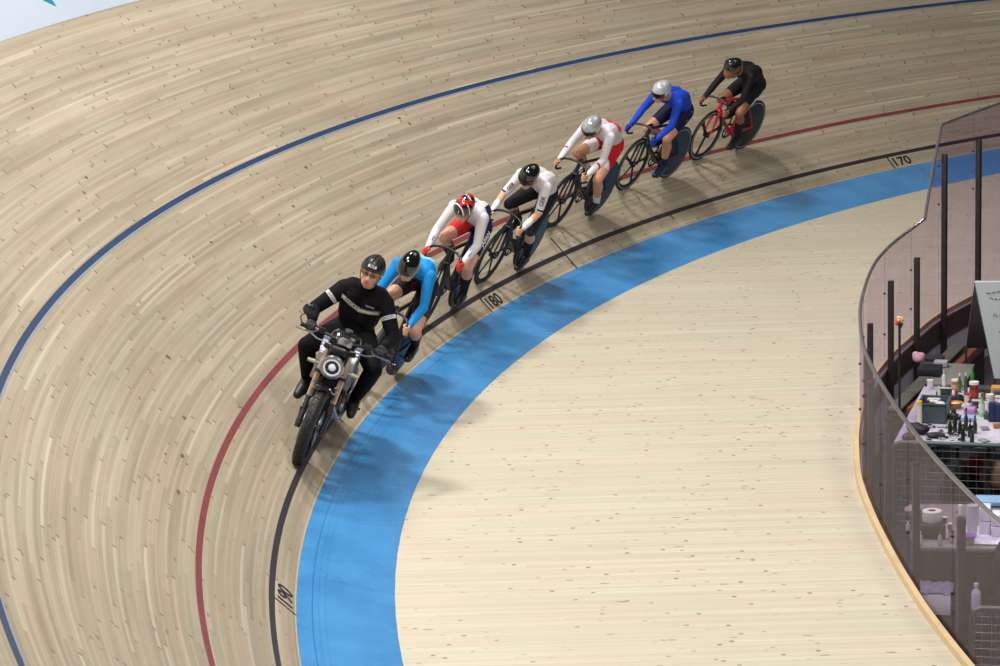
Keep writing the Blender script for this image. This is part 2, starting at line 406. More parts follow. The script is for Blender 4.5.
# ------------------------------------------------------------------ bodies
class Body:
    """tapered limbs and blobs, later fused into one continuous skin"""
    def __init__(s): s.seg = []; s.blob = []
    def limb(s, a, b, ra, rb, t): s.seg.append((Vector(a), Vector(b), ra, rb, t))
    def chain(s, pts, rs, t):
        for i in range(len(pts)-1): s.limb(pts[i], pts[i+1], rs[i], rs[i+1], t)
    def ball(s, c, sc, M, t): s.blob.append((Vector(c), sc, M, t))
    def build(s, name, vox, m, parent):
        bm = B()
        for a, b, ra, rb, t in s.seg:
            d = b-a; L = d.length
            if L > 1e-5:
                x, y = basis(d); z = d/L; n = 12; rings = []
                prof = [(-ra, 0.01)]+[(-ra*math.cos(q), ra*math.sin(q)) for q in (R(35), R(65))]+[(0, ra), (L*.5, (ra+rb)/2), (L, rb)]+[(L+rb*math.sin(q), rb*math.cos(q)) for q in (R(25), R(55))]+[(L+rb, .01)]
                for h, r in prof: rings.append([bm.verts.new(a+z*h+(x*math.cos(2*PI*k/n)+y*math.sin(2*PI*k/n))*max(r, .0005)) for k in range(n)])
                for A, C in zip(rings, rings[1:]):
                    for k in range(n): bm.faces.new((A[k], A[(k+1) % n], C[(k+1) % n], C[k]))
                bm.faces.new(rings[0][::-1]); bm.faces.new(rings[-1])
            else: ball(bm, a, ra, sub=2)
        for c, sc, M, t in s.blob: ball(bm, c, sc, M, 3)
        bmesh.ops.recalc_face_normals(bm, faces=bm.faces)
        me = bpy.data.meshes.new('tmp'); bm.to_mesh(me); bm.free()
        o = bpy.data.objects.new('tmp', me); COL.objects.link(o)
        md = o.modifiers.new('r', 'REMESH'); md.mode = 'VOXEL'; md.voxel_size = vox; md.adaptivity = 0
        sm = o.modifiers.new('s', 'SMOOTH'); sm.factor = .5; sm.iterations = 3
        dg = bpy.context.evaluated_depsgraph_get(); dg.update()
        out = bpy.data.meshes.new_from_object(o.evaluated_get(dg)); bpy.data.objects.remove(o); bpy.data.meshes.remove(me)
        out.materials.clear(); out.name = name
        out.polygons.foreach_set('use_smooth', [True]*len(out.polygons))
        s.me = out; s.ob = link(name, out, m, parent)
        # classify every vertex by the nearest limb
        n = len(out.vertices); V = np.empty(n*3, 'f'); out.vertices.foreach_get('co', V); V = V.reshape(-1, 3)
        N = np.empty(n*3, 'f'); out.vertex_normals.foreach_get('vector', N); N = N.reshape(-1, 3)
        best = np.full(n, 9.); tagi = np.zeros(n, int); tags = []
        for a, b, ra, rb, t in s.seg:
            if t not in tags: tags.append(t)
            A = np.array(a); D = np.array(b-a); L2 = D@D+1e-12; q = np.clip((V-A)@D/L2, 0, 1)
            d = np.linalg.norm(V-A-q[:, None]*D, axis=1)-(ra+(rb-ra)*q)
            k = d < best; best[k] = d[k]; tagi[k] = tags.index(t)
        for c, sc, M, t in s.blob:
            if t not in tags: tags.append(t)
            Mi = np.array(M.to_3x3().inverted() if M is not None else Matrix.Identity(3)); X = (V-np.array(c))@Mi.T/np.array(sc)
            r = np.linalg.norm(X, axis=1); d = (r-1)*min(sc)
            k = d < best; best[k] = d[k]; tagi[k] = tags.index(t)
        s.V, s.N, s.tagi, s.tags = V, N, tagi, tags
        E_ = np.array([tuple(p.vertices) for p in out.polygons if len(p.vertices) == 4]); s.F = E_
        return s.ob
    def shell(s, name, tags, m, off, parent, cond=None, label=None, facemat=None):
        """a garment lying over the skin; shoes, socks, gloves and arm sleeves come in pairs"""
        if name in ('shoe', 'sock', 'glove', 'arm_sleeve') and cond is None or name == 'arm_sleeve' and getattr(cond, 'pair', 0) == 0 and cond is not None:
            for sg in (1, -1):
                f = (lambda V, N, sg=sg, c=cond: (V[:, 1]*sg > 0) & (c(V, N) if c else True)); f.pair = 1
                s.shell(name, tags, m, off, parent, f, label, facemat)
            return None
        ids = [s.tags.index(t) for t in tags if t in s.tags]; inn = np.isin(s.tagi, ids)
        if cond is not None: inn &= cond(s.V, s.N)
        fin = inn[s.F].sum(1) >= 1; F = s.F[fin]
        if not len(F): return None
        used = np.unique(F); out_f = s.F[~fin]; edge = np.zeros(len(s.V), bool); edge[np.unique(out_f)] = True; edge |= ~inn
        idx = np.full(len(s.V), -1); idx[used] = np.arange(len(used))
        o_ = np.where(edge[used], .0004, off)[:, None]; P_ = s.V[used]+s.N[used]*o_
        me = bpy.data.meshes.new(name); me.from_pydata(P_.tolist(), [], idx[F].tolist())
        me.polygons.foreach_set('use_smooth', [True]*len(me.polygons)); ob = link(name, me, m, parent)
        if facemat:
            c = P_[idx[F]].mean(1); nn = s.N[F].mean(1); me.polygons.foreach_set('material_index', facemat(c, nn).astype(int).tolist())
        if label: ob['label'] = label
        return ob
def ik(a, c, l1, l2, pole):
    a, c, pole = Vector(a), Vector(c), Vector(pole); d = c-a; L = min(d.length, (l1+l2)*.999); z = d.normalized()
    x = (l1*l1-l2*l2+L*L)/(2*L); h = math.sqrt(max(l1*l1-x*x, 1e-6)); p = (pole-z*pole.dot(z)).normalized()
    return a+z*x+p*h
def hand(b, wrist, grip, u, side, pre, br=.014, t='hand'):
    """palm, four curled fingers and a thumb closed round a bar through grip along u (u points to the index finger side)"""
    wrist, grip, u = Vector(wrist), Vector(grip), Vector(u).normalized()
    n = wrist-grip; n -= u*n.dot(u); n.normalize(); m = u.cross(n)
    if m.dot(Vector(pre)) < 0: m = -m                        # fingers go over the bar on this side
    R0 = br+.0085; k0 = grip+n*(R0+.012)
    b.limb(wrist, k0+m*.004+u*.014, .024, .0165, t); b.limb(wrist, k0+m*.004-u*.018, .023, .0155, t); b.limb(k0+m*.004+u*.026, k0+m*.004-u*.030, .0135, .0125, t)
    for i, (ln, r) in enumerate(((.92, .0086), (1., .009), (.95, .0086), (.8, .0075))):
        o = u*(.031-.0212*i); pts = [k0+m*.012+o]
        for a in (50, 105, 160*ln, 205*ln): pts.append(grip+o+(n*math.cos(R(a))+m*math.sin(R(a)))*R0)
        b.chain(pts, [r*1.1, r, r, r*.95, r*.8], t)
    o = u*.042; th = [wrist+(k0-wrist)*.45+u*.02, k0+u*.036-m*.012]
    for a in (-45, -95, -140): th.append(grip+o*(1-.1*(a < -90))+(n*math.cos(R(a))+m*math.sin(R(a)))*R0)
    b.chain(th, [.015, .0115, .0105, .0095, .008], t)
def head_frame(c, f, roll=0.):
    f = Vector(f).normalized(); l = Vector((0, 0, 1)).cross(f).normalized(); u = f.cross(l)
    M = Matrix((f, l, u)).transposed()
    return M @ Matrix.Rotation(roll, 3, 'X')
def add_head(b, c, H, scale=1.):
    c = Vector(c)
    def p(x, y, z): return c+H @ (Vector((x, y, z))*scale)
    k = scale
    b.ball(p(-.012, 0, .028), (.098*k, .076*k, .086*k), H, 'head'); b.ball(p(.032, 0, -.03), (.058*k, .057*k, .078*k), H, 'head')
    b.limb(p(.05, .018, -.082), p(.05, -.018, -.082), .026*k, .026*k, 'head')                     # chin
    b.limb(p(0, .05, -.055), p(.045, .022, -.085), .024*k, .022*k, 'head'); b.limb(p(0, -.05, -.055), p(.045, -.022, -.085), .024*k, .022*k, 'head')
    b.limb(p(.086, 0, .006), p(.102, 0, -.032), .009*k, .0135*k, 'head')                          # nose
    b.limb(p(.094, .011, -.036), p(.094, -.011, -.036), .009*k, .009*k, 'head')
    b.limb(p(.076, .03, .03), p(.084, -.0, .022), .012*k, .012*k, 'head'); b.limb(p(.076, -.03, .03), p(.084, 0, .022), .012*k, .012*k, 'head')  # brow
    b.limb(p(.083, .02, -.06), p(.083, -.02, -.06), .010*k, .010*k, 'head')                       # lips
    for s in (1, -1):
        b.limb(p(.06, s*.036, -.018), p(.05, s*.045, -.03), .018*k, .018*k, 'head')               # cheeks
        b.limb(p(-.005, s*.078, .015), p(-.0, s*.075, -.02), .014*k, .010*k, 'head')              # ears
    return p
def eyes(p, H, parent, k=1.):
    for s in (1, -1):
        bm = B(); ball(bm, p(.079, s*.029, .008), (.009*k, .0125*k, .0095*k), H, 2); o = obj('eye', bm, mat((150, 134, 124), .4), parent)
        bm = B(); ball(bm, p(.0865, s*.029, .008), (.003*k, .0055*k, .0055*k), H, 2); obj('iris', bm, mat((50, 34, 26), .2), o)
        bm = B(); tube(bm, [p(.088, s*.012, .028), p(.089, s*.028, .034), p(.078, s*.046, .029)], [.003, .004, .002], 6); obj('eyebrow', bm, mat((58, 42, 34), .8), parent)
    bm = B(); tube(bm, [p(.0925, .022, -.060), p(.0955, .008, -.0575), p(.0955, -.008, -.0575), p(.0925, -.022, -.060)], [.002, .0045, .0045, .002], 6, flat=1.); obj('lips', bm, mat((168, 92, 84), .5), parent)

def helmet(p, H, parent, m, style='aero', visor=None, badge=None, vents=0, k=1., label=None, strip_mat=None, facemat=None):
    """shell round the skull; style aero has a longer tail; open below"""
    back = .162 if style == 'aero' else .138; ny = .098; nz = .118 if style == 'aero' else .112
    NA, NE = (120, 60) if facemat else (40, 22)
    def pt(az, el, s=1.):
        x = math.cos(az)*math.cos(el); y = math.sin(az)*math.cos(el); z = math.sin(el)
        sx = .118 if x > 0 else back
        ridge = 1+.03*(math.exp(-(y*6)**2) if z > 0 else 0)
        return p(x*sx*s-.012, y*ny*s*(1-.12*max(0, -x)), (z*nz*ridge)*s+.034)
    bm = B(); rows = []
    def emin(az):
        c = math.cos(az); return R(2+ (-16*max(0, -c)) + (-14*abs(math.sin(az))**2) + (4*max(0, c)))
    for j in range(NE+1):
        row = []
        for i in range(NA):
            az = 2*PI*i/NA; e0 = emin(az); el = e0+(PI/2-e0)*(j/NE)
            if j == NE: el = PI/2-.02
            row.append(bm.verts.new(pt(az, el)))
        rows.append(row)
    for A, C in zip(rows, rows[1:]):
        for i in range(NA): bm.faces.new((A[i], A[(i+1) % NA], C[(i+1) % NA], C[i]))
    bm.faces.new(rows[-1])
    # turned in rim and inner shell
    pr = rows[0]
    for s_, de in ((.93, 0.), (.9, .25), (.88, .7)):
        r2 = [bm.verts.new(pt(2*PI*i/NA, emin(2*PI*i/NA)+de, s_)) for i in range(NA)]
        for i in range(NA): bm.faces.new((pr[(i+1) % NA], pr[i], r2[i], r2[(i+1) % NA]))
        pr = r2
    bm.faces.new(pr)
    h = obj('helmet', bm, m, parent)
    if label: h['label'] = label
    if facemat:
        for f in h.data.polygons: f.material_index = facemat(f.center)
    if visor is not None:
        bm = B(); rr = []
        for j in range(8):
            row = []
            for i in range(25):
                az = R(-72+144*i/24); e = R(10-36*j/7*(1-.35*abs(math.sin(az))**2)); row.append(bm.verts.new(pt(az, e, 1.045)))
            rr.append(row)
        for A, C in zip(rr, rr[1:]):
            for i in range(24): bm.faces.new((A[i], A[i+1], C[i+1], C[i]))
        r = bmesh.ops.solidify(bm, geom=bm.faces[:], thickness=.003)
        obj('visor', bm, visor, h)
    for i in range(vents):
        side = (-1, 1)[i % 2]; a0 = i//2
        bm = B(); pts = [pt(R(side*(8+24*a0)+side*14*t), R(28+52*t), 1.012) for t in (0, .33, .66, 1)]
        tube(bm, pts, [.004, .008, .008, .004], 6, flat=1.); obj('vent', bm, mat((8, 8, 9), .6), h)
    if badge: badge(h, pt)
    # straps
    for s in (1, -1):
        bm = B(); tube(bm, [p(.02, s*.088, .0), p(.03, s*.07, -.06), p(.04, s*.02, -.112)], .0035, 6); obj('strap', bm, mat((20, 20, 22), .7), h)
    return h
def decal(body_obj, txt, origin, nrm, up, height, m, parent, name='lettering', bold=.02, stretch=1., label=None):
    """lettering printed on a curved surface: every vertex is dropped along -nrm on to it"""
    me = body_obj.data; bvh = BVHTree.FromPolygons([v.co for v in me.vertices], [tuple(p.vertices) for p in me.polygons])
    t = text_mesh(txt, 1., bold)
    bm = bmesh.new(); bm.from_mesh(t); bmesh.ops.triangulate(bm, faces=bm.faces)
    bmesh.ops.subdivide_edges(bm, edges=bm.edges[:], cuts=1, use_grid_fill=True)
    nrm = Vector(nrm).normalized(); up = Vector(up); up = (up-nrm*up.dot(nrm)).normalized(); rt = up.cross(nrm)
    h = max(v.co.y for v in bm.verts)-min(v.co.y for v in bm.verts) or 1
    bad = []
    for v in bm.verts:
        q = Vector(origin)+rt*(v.co.x*height/h*stretch)+up*(v.co.y*height/h)+nrm*.15
        hit = bvh.ray_cast(q, -nrm, .35)
        if hit[0] is None: bad.append(v)
        else: v.co = hit[0]+hit[1].normalized()*.0035*(1 if hit[1].dot(nrm) > 0 else -1)
    bmesh.ops.delete(bm, geom=bad, context='VERTS')
    o = obj(name, bm, m, parent, smooth=False)
    if label: o['label'] = label
    bpy.data.meshes.remove(t)
    return o
def patch(body_obj, pts2, origin, nrm, up, m, parent, name, n=10, lift=.0028, label=None):
    """coloured strip printed on a curved surface; pts2 is a centre line with widths in the (right, up) plane"""
    me = body_obj.data; bvh = BVHTree.FromPolygons([v.co for v in me.vertices], [tuple(p.vertices) for p in me.polygons])
    nrm = Vector(nrm).normalized(); up = Vector(up); up = (up-nrm*up.dot(nrm)).normalized(); rt = up.cross(nrm); bm = B(); prev = None
    P_ = []
    for (x0, y0, w0), (x1, y1, w1) in zip(pts2, pts2[1:]):
        for i in range(n): P_.append((x0+(x1-x0)*i/n, y0+(y1-y0)*i/n, w0+(w1-w0)*i/n))
    P_.append(pts2[-1])
    for x, y, w in P_:
        cur = []
        for k in range(4):
            yy = y+w*(k/3-.5); q = Vector(origin)+rt*x+up*yy+nrm*.2; hit = bvh.ray_cast(q, -nrm, .45)
            cur.append(None if hit[0] is None else bm.verts.new(hit[0]+hit[1].normalized()*lift))
        if prev:
            for k in range(3):
                f = (prev[k], cur[k], cur[k+1], prev[k+1])
                if all(v is not None for v in f): bm.faces.new(f)
        prev = cur
    o = obj(name, bm, m, parent)
    if label: o['label'] = label
    return o

# ------------------------------------------------------------------ track bicycles
def frame_at(s, w, lean, yaw=0., dz=0.):
    X = surf(s, w); th = plan(s)[2]+yaw
    F = Vector((math.cos(th), math.sin(th), 0)); l = Vector((-F.y, F.x, 0)); u = Vector((0, 0, 1))
    U = u*math.cos(lean)+l*math.sin(lean); Lf = l*math.cos(lean)-u*math.sin(lean)
    M = Matrix((F, Lf, U)).transposed().to_4x4(); M.translation = X+U*dz
    return M
def wheel(name, c, parent, kind, mt, mr, accent=None, steer=0.):
    """kind: 'disc', '5', '3'; axle along y"""
    c = Vector(c); Y = Matrix.Translation(c) @ Matrix.Rotation(steer, 4, 'Z') @ Matrix.Rotation(PI/2, 4, 'X')
    Rr = .334
    if kind == 'disc':
        bm = B(); lathe(bm, [(0, .026), (.03, .026), (.12, .019), (.305, .011), (.316, .009), (.316, -.009), (.305, -.011), (.12, -.019), (.03, -.026), (0, -.026)], 48, Y)
        wl = obj(name, bm, mr, parent); wl['label'] = 'solid disc wheel'
    else:
        bm = B(); lathe(bm, [(.262, 0), (.268, .008), (.29, .011), (.316, .010), (.316, -.010), (.29, -.011), (.268, -.008)], 48, Y, closed=True)
        n = 5 if kind == '5' else 3
        for k in range(n):
            a = 2*PI*k/n+.5+(.3 if n == 3 else 0)
            d = Vector((math.cos(a), math.sin(a), 0)); wd = .021 if n == 5 else .028
            tube(bm, [Y @ (d*.018), Y @ (d*.1), Y @ (d*.2), Y @ (d*.272)], [wd, wd*.9, wd*.85, wd*1.5], 10, flat=.33, ref=(Y.to_3x3() @ Vector((-d.y, d.x, 0))))
        lathe(bm, [(0, .04), (.02, .04), (.026, .02), (.026, -.02), (.02, -.04), (0, -.04)], 16, Y)
        wl = obj(name, bm, mr, parent); wl['label'] = 'deep carbon wheel with %s blade spokes' % ('five' if n == 5 else 'three')
    bm = B(); rp = [(.3225+.0115*math.cos(t), .0115*math.sin(t)) for t in [2*PI*i/8 for i in range(8)]]
    lathe(bm, rp, 56, Y, closed=True); obj('tyre', bm, mt, wl)
    if accent:
        bm = B()
        for sgn in (1, -1):
            lathe(bm, [(.296, sgn*.0122), (.304, sgn*.0118), (.304, sgn*.0126), (.296, sgn*.013)], 48, Y, closed=True)
        obj('rim_stripe', bm, accent, wl)
    bm = B(); lathe(bm, [(0, .055), (.009, .055), (.009, -.055), (0, -.055)], 10, Y); obj('axle', bm, mat((150, 150, 155), .3, .9), wl)
    return wl
def bicycle(M, c_frame, c_accent, crank, front, label, c_disc=(28, 30, 34), c_fork=None, accent=None, fl=None, steer=0.):
    root = empty('track_bicycle', M, label, 'bicycle', 'track bicycles in the line')
    mf = mat(c_frame, .35, coat=.25, var=.03, spec=.3); ma = mat(c_accent, .3, var=.03); blk = mat((20, 20, 23), .35, var=.1)
    bm = B()
    tube(bm, [(.455, 0, .80), (.49, 0, .655)], [.022, .026], 12, flat=.8)                    # head tube
    tube(bm, [(.485, 0, .69), (.30, 0, .50), (.03, 0, .30)], [.034, .038, .042], 12, flat=.5, ref=(0, 1, 0))
    tube(bm, [(.462, 0, .775), (.15, 0, .762), (-.14, 0, .75)], [.023, .021, .019], 10, flat=.7, ref=(0, 1, 0))
    tube(bm, [(-.01, 0, .285), (-.075, 0, .50), (-.15, 0, .78)], [.036, .032, .024], 12, flat=.55, ref=(0, 1, 0))
    for s in (1, -1):
        tube(bm, [(-.02, s*.03, .285), (-.2, s*.045, .31), (-.40, s*.052, .334)], [.016, .015, .012], 8, ref=(0, 1, 0))
        tube(bm, [(-.135, s*.012, .70), (-.25, s*.04, .53), (-.40, s*.052, .334)], [.013, .011, .009], 8, ref=(0, 1, 0))
    lathe(bm, [(0, .042), (.027, .042), (.027, -.042), (0, -.042)], 16, Matrix.Translation((0, 0, .285)) @ Matrix.Rotation(PI/2, 4, 'X'))
    fr = obj('frame', bm, mf, root)
    if fl: fr['label'] = fl
    bm = B()
    for s in (1, -1): tube(bm, [(.492, s*.022, .655), (.51, s*.034, .60), (.545, s*.045, .45), (.57, s*.045, .334)], [.020, .019, .014, .009], 10, flat=.55, ref=(0, 1, 0))
    tube(bm, [(.492, -.03, .652), (.492, .03, .652)], .022, 10)
    obj('fork', bm, mat(c_fork or c_frame, .38, coat=.2, spec=.3, var=.03), root)
    bm = B()
    bar_ = [(.59, .172, .645), (.63, .172, .66), (.652, .172, .70), (.642, .171, .745), (.61, .165, .768), (.575, .145, .784), (.548, .09, .80), (.54, 0, .812)]
    pts = [(.50, .172, .64)]+bar_+[(x, -y, z) for x, y, z in bar_[::-1][1:]]+[(.50, -.172, .64)]
    tube(bm, pts, .0125, 10, ref=(0, .3, 1)); hb = obj('handlebar', bm, blk, root)
    bm = B(); tube(bm, [(.452, 0, .815), (.50, 0, .815), (.54, 0, .812)], [.022, .018, .02], 10); tube(bm, [(.445, 0, .79), (.45, 0, .825)], .022, 12); obj('stem', bm, blk, hb)
    bm = B(); tube(bm, [(-.14, 0, .74), (-.17, 0, .90)], [.019, .015], 10, flat=.6, ref=(0, 1, 0)); obj('seatpost', bm, ma, root)
    bm = B(); rows = []
    for x, w, z in ((-.28, .055, .917), (-.25, .074, .922), (-.20, .072, .92), (-.13, .045, .912), (-.05, .022, .908), (-.005, .016, .903), (.005, .008, .898)):
        rows.append([bm.verts.new((x, w*math.cos(t), z-.006+(.014 if math.sin(t) > 0 else .022)*math.sin(t))) for t in [2*PI*k/12 for k in range(12)]])
    for A, C in zip(rows, rows[1:]):
        for k in range(12): bm.faces.new((A[k], A[(k+1) % 12], C[(k+1) % 12], C[k]))
    bm.faces.new(rows[0]); bm.faces.new(rows[-1][::-1]); obj('saddle', bm, blk, root)
    # drive train
    Y = Matrix.Translation((0, -.045, .285)) @ Matrix.Rotation(PI/2, 4, 'X')
    bm = B(); lathe(bm, [(.075, .002), (.1, .002), (.1, -.002), (.075, -.002)], 32, Y, closed=True)
    for k in range(5): a = 2*PI*k/5; tube(bm, [Y @ Vector((0, 0, 0)), Y @ Vector((.08*math.cos(a), .08*math.sin(a), 0))], .007, 6)
    ca, sa = math.cos(crank), math.sin(crank); cs = obj('crankset', bm, mat((60, 60, 64), .3, .8), root)
    for s, k in ((1, 1), (-1, -1)):
        bm = B(); e = Vector((.165*ca*k, s*.078, .285+.165*sa*k)); tube(bm, [(0, s*.066, .285), e], [.014, .010], 8, flat=.7, ref=(0, 1, 0)); cm_ = obj('crank_arm', bm, blk, cs)
        bm = B(); box(bm, e+Vector((0, s*.04, 0)), (.06, .055, .018), bev=.004); tube(bm, [e, e+Vector((0, s*.05, 0))], .006, 6); obj('pedal', bm, mat((70, 70, 74), .35, .8), cs)
    bm = B(); pts = []
    for i in range(13): a = R(-90+180*i/12); pts.append((.098*math.cos(a), -.045, .285+.098*math.sin(a)))
    for i in range(9): a = R(90+180*i/8); pts.append((-.40+.032*math.cos(a), -.045, .334+.032*math.sin(a)))
    tube(bm, pts, .0045, 6, closed=True, ref=(0, 1, 0)); obj('chain', bm, mat((95, 92, 88), .4, .9), root)
    bm = B(); lathe(bm, [(0, .004), (.03, .004), (.03, -.004), (0, -.004)], 20, Matrix.Translation((-.40, -.045, .334)) @ Matrix.Rotation(PI/2, 4, 'X')); obj('sprocket', bm, mat((120, 118, 115), .35, .9), root)
    ty = mat((24, 24, 26), .55)
    wheel('front_wheel', (.57, 0, .334), root, front, ty, mat((24, 25, 27), .45, spec=.3), accent, steer)
    wheel('rear_wheel', (-.40, 0, .334), root, 'disc', ty, mat(c_disc, .42, spec=.3, var=.15, scale=6), accent)
    return root

def cyclist(M, label, crank, spec):
    """crouched rider holding the drops; spec holds colours and small pose changes"""
    root = empty('person', M, label, 'person', 'cyclists in the line')
    g = spec.get; b = Body(); hx, hz = g('head', (.53, 1.2)); hy = g('head_y', 0.)
    sh = Vector(g('sh', (.29, .147, 1.14))); st = g('stretch', 1.)
    # trunk
    b.limb((-.155, .05, .955), (-.155, -.05, .955), .098, .098, 'pelvis'); b.limb((-.11, .05, .955), (-.11, -.05, .955), .093, .093, 'pelvis')
    b.limb((-.105, .03, 1.005), (.045, .03, 1.115), .100, .098, 'waist'); b.limb((-.105, -.03, 1.005), (.045, -.03, 1.115), .100, .098, 'waist')
    b.limb((.03, .045, 1.12), (.21, .065, 1.135), .098, .098, 'chest'); b.limb((.03, -.045, 1.12), (.21, -.065, 1.135), .098, .098, 'chest')
    b.limb((.21, .065, 1.13), (sh.x-.02, .09, sh.z+.01), .093, .074, 'chest'); b.limb((.21, -.065, 1.13), (sh.x-.02, -.09, sh.z+.01), .093, .074, 'chest')
    nb = Vector((sh.x+.03, 0, sh.z+.03)); hc = Vector((hx, hy, hz)); H = head_frame(hc, g('face', (1, 0, -.55)))
    b.limb(nb, (sh.x-.02, .115, sh.z+.01), .055, .056, 'chest'); b.limb(nb, (sh.x-.02, -.115, sh.z+.01), .055, .056, 'chest')
    nk = hc + H @ Vector((-.045, 0, -.075)); b.limb(nb, nk, .058, .053, 'neck')
    p = add_head(b, hc, H, .96)
    up1, fo1 = g('arm', (.272, .242))
    for s in (1, -1):
        S = Vector((sh.x, s*sh.y, sh.z)); G = Vector((.69, s*.2, .668+.012)); G = Vector((.712, s*.2, .70)); 
        G = Vector((.648, s*.172, .718)) if g('hooks', True) else Vector((.62, s*.2, .652))
        u = Vector((.0, 0, 1.)) if g('hooks', True) else Vector((1, 0, .25))
        Wr = G+Vector((-.062, s*.012, .035)); E_ = ik(S, Wr, up1, fo1, (-.3, s*g('elbow', .5), -.8))
        b.limb((sh.x-.02, s*.105, sh.z), S, .066, .057, 'upper'); b.limb(S, S+(E_-S)*.5, .054, .044, 'upper'); b.limb(S+(E_-S)*.5, E_, .044, .036, 'upper')
        b.limb(E_, E_+(Wr-E_)*.35, .037, .037, 'fore'); b.limb(E_+(Wr-E_)*.35, Wr, .036, .025, 'fore')
        hand(b, Wr, G, u, s, (0, s, 0), .0142)
        b.arm = getattr(b, 'arm', {}); b.arm[s] = (S, E_, Wr)
        hp = Vector((-.12, s*.08, .938)); k = 1 if s == 1 else -1
        pe = Vector((.165*math.cos(crank)*k, s*.118, .285+.165*math.sin(crank)*k))
        drop = R(g('ankle', 22)); an = pe+Vector((-.115*math.cos(drop), -s*.006, .055+.115*math.sin(drop)+.03))
        Kn = ik(hp, an, .43, .43, (1, s*.12, .25))
        b.limb(hp, hp+(Kn-hp)*.35, .092, .082, 'thigh'); b.limb(hp+(Kn-hp)*.35, hp+(Kn-hp)*.7, .082, .066, 'thigh'); b.limb(hp+(Kn-hp)*.7, Kn, .068, .055, 'knee')
        b.limb(Kn, Kn+(an-Kn)*.12, .055, .052, 'calf'); c1 = Kn+(an-Kn)*.33+Vector((-.018, 0, 0)); b.limb(Kn+(an-Kn)*.08, c1, .050, .056, 'calf'); b.limb(c1, Kn+(an-Kn)*.68, .056, .042, 'calf2')
        b.limb(Kn+(an-Kn)*.68, an, .042, .034, 'ankle')
        toe = pe+Vector((.055, 0, .022)); heel = an+Vector((-.045, 0, -.055))
        b.limb(heel, an+Vector((-.01, 0, -.02)), .031, .033, 'foot'); b.limb(heel, pe+Vector((-.01, 0, .04)), .030, .036, 'foot'); b.limb(an, pe+Vector((0, 0, .045)), .034, .036, 'foot'); b.limb(pe+Vector((0, 0, .038)), toe, .038, .027, 'foot')
    skin = mat(g('skin', (206, 158, 132)), .5, var=.05)
    b.build('body', .0062, skin, root)
    cl = lambda c, **k: mat(c, k.pop('r', .7), var=.06, scale=14, bump=.15, spec=.25, **k)
    jt = ['chest', 'waist', 'upper']+(['fore'] if g('long', True) else [])
    ms = [cl(c) for c in g('jersey')]
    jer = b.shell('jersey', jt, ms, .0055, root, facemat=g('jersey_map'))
    ss = [cl(c) for c in g('shorts')]
    sho = b.shell('shorts', ['pelvis', 'thigh']+(['knee'] if g('long_shorts') else []), ss, .005, root, facemat=g('shorts_map'))
    if g('sleeves'): b.shell('arm_sleeve', ['fore'], cl(g('sleeves')), .004, root, cond=lambda V, N: V[:, 0] > g('sleeve_x', .5))
    b.shell('sock', ['ankle']+(['calf2'] if g('long_sock', True) else []), cl(g('sock', (24, 24, 28))), .004, root)
    b.shell('shoe', ['foot'], mat(g('shoe', (22, 22, 25)), .35, var=.05), .006, root)
    if g('glove'): b.shell('glove', ['hand'], cl(g('glove')), .0022, root)
    hs = helmet(p, H, root, g('helmet'), 'aero', g('visor'), g('badge'), g('vents', 0), 1., None, facemat=g('helmet_map') and (lambda c: g('helmet_map')(H.transposed() @ (c-hc))))
    eyes(p, H, root, .96)
    return root, b, jer, sho, hs

WHT, BLK = (208, 206, 210), (22, 22, 26)
gl = lambda c, r=.18: mat(c, r, coat=.8, var=.03)
# 1 light blue rider right behind the motorcycle
CR = {1: R(-158), 2: R(-104), 3: R(-96), 4: R(-100), 5: R(-48), 6: R(-62)}
FR = {1: frame_at(3.4323, .1014, .3669, -.0631), 2: frame_at(1.1002, .2596, .38, -.0155), 3: frame_at(-.8387, .2974, .4514, -.0464),
      4: frame_at(-3.1146, .5299, .422, -.0341), 5: frame_at(-5.0945, .6678, .4073, -.0198), 6: frame_at(-6.9305, .7783, .4085, 0.)}
bicycle(FR[1], (24, 25, 30), (28, 60, 120), CR[1], '5', 'black and blue track bicycle directly behind the motorcycle', c_fork=(32, 62, 124))
r1, b1, j1, s1, h1 = cyclist(FR[1], 'crouched cyclist in light blue jersey and glossy black helmet behind the motorcycle', CR[1], dict(
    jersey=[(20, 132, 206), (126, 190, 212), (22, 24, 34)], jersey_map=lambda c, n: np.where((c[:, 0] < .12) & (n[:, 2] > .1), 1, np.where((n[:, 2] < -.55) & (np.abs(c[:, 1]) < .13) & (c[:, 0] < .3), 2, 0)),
    shorts=[(26, 22, 28), (96, 30, 44)], shorts_map=lambda c, n: (c[:, 0] > .02)*(c[:, 0] < .05)*(c[:, 2] > .6), face=(1, -.05, -1.05), head=(.53, 1.20),
    helmet=gl((14, 15, 18), .12), shoe=(16, 16, 19), sock=(18, 18, 22)))
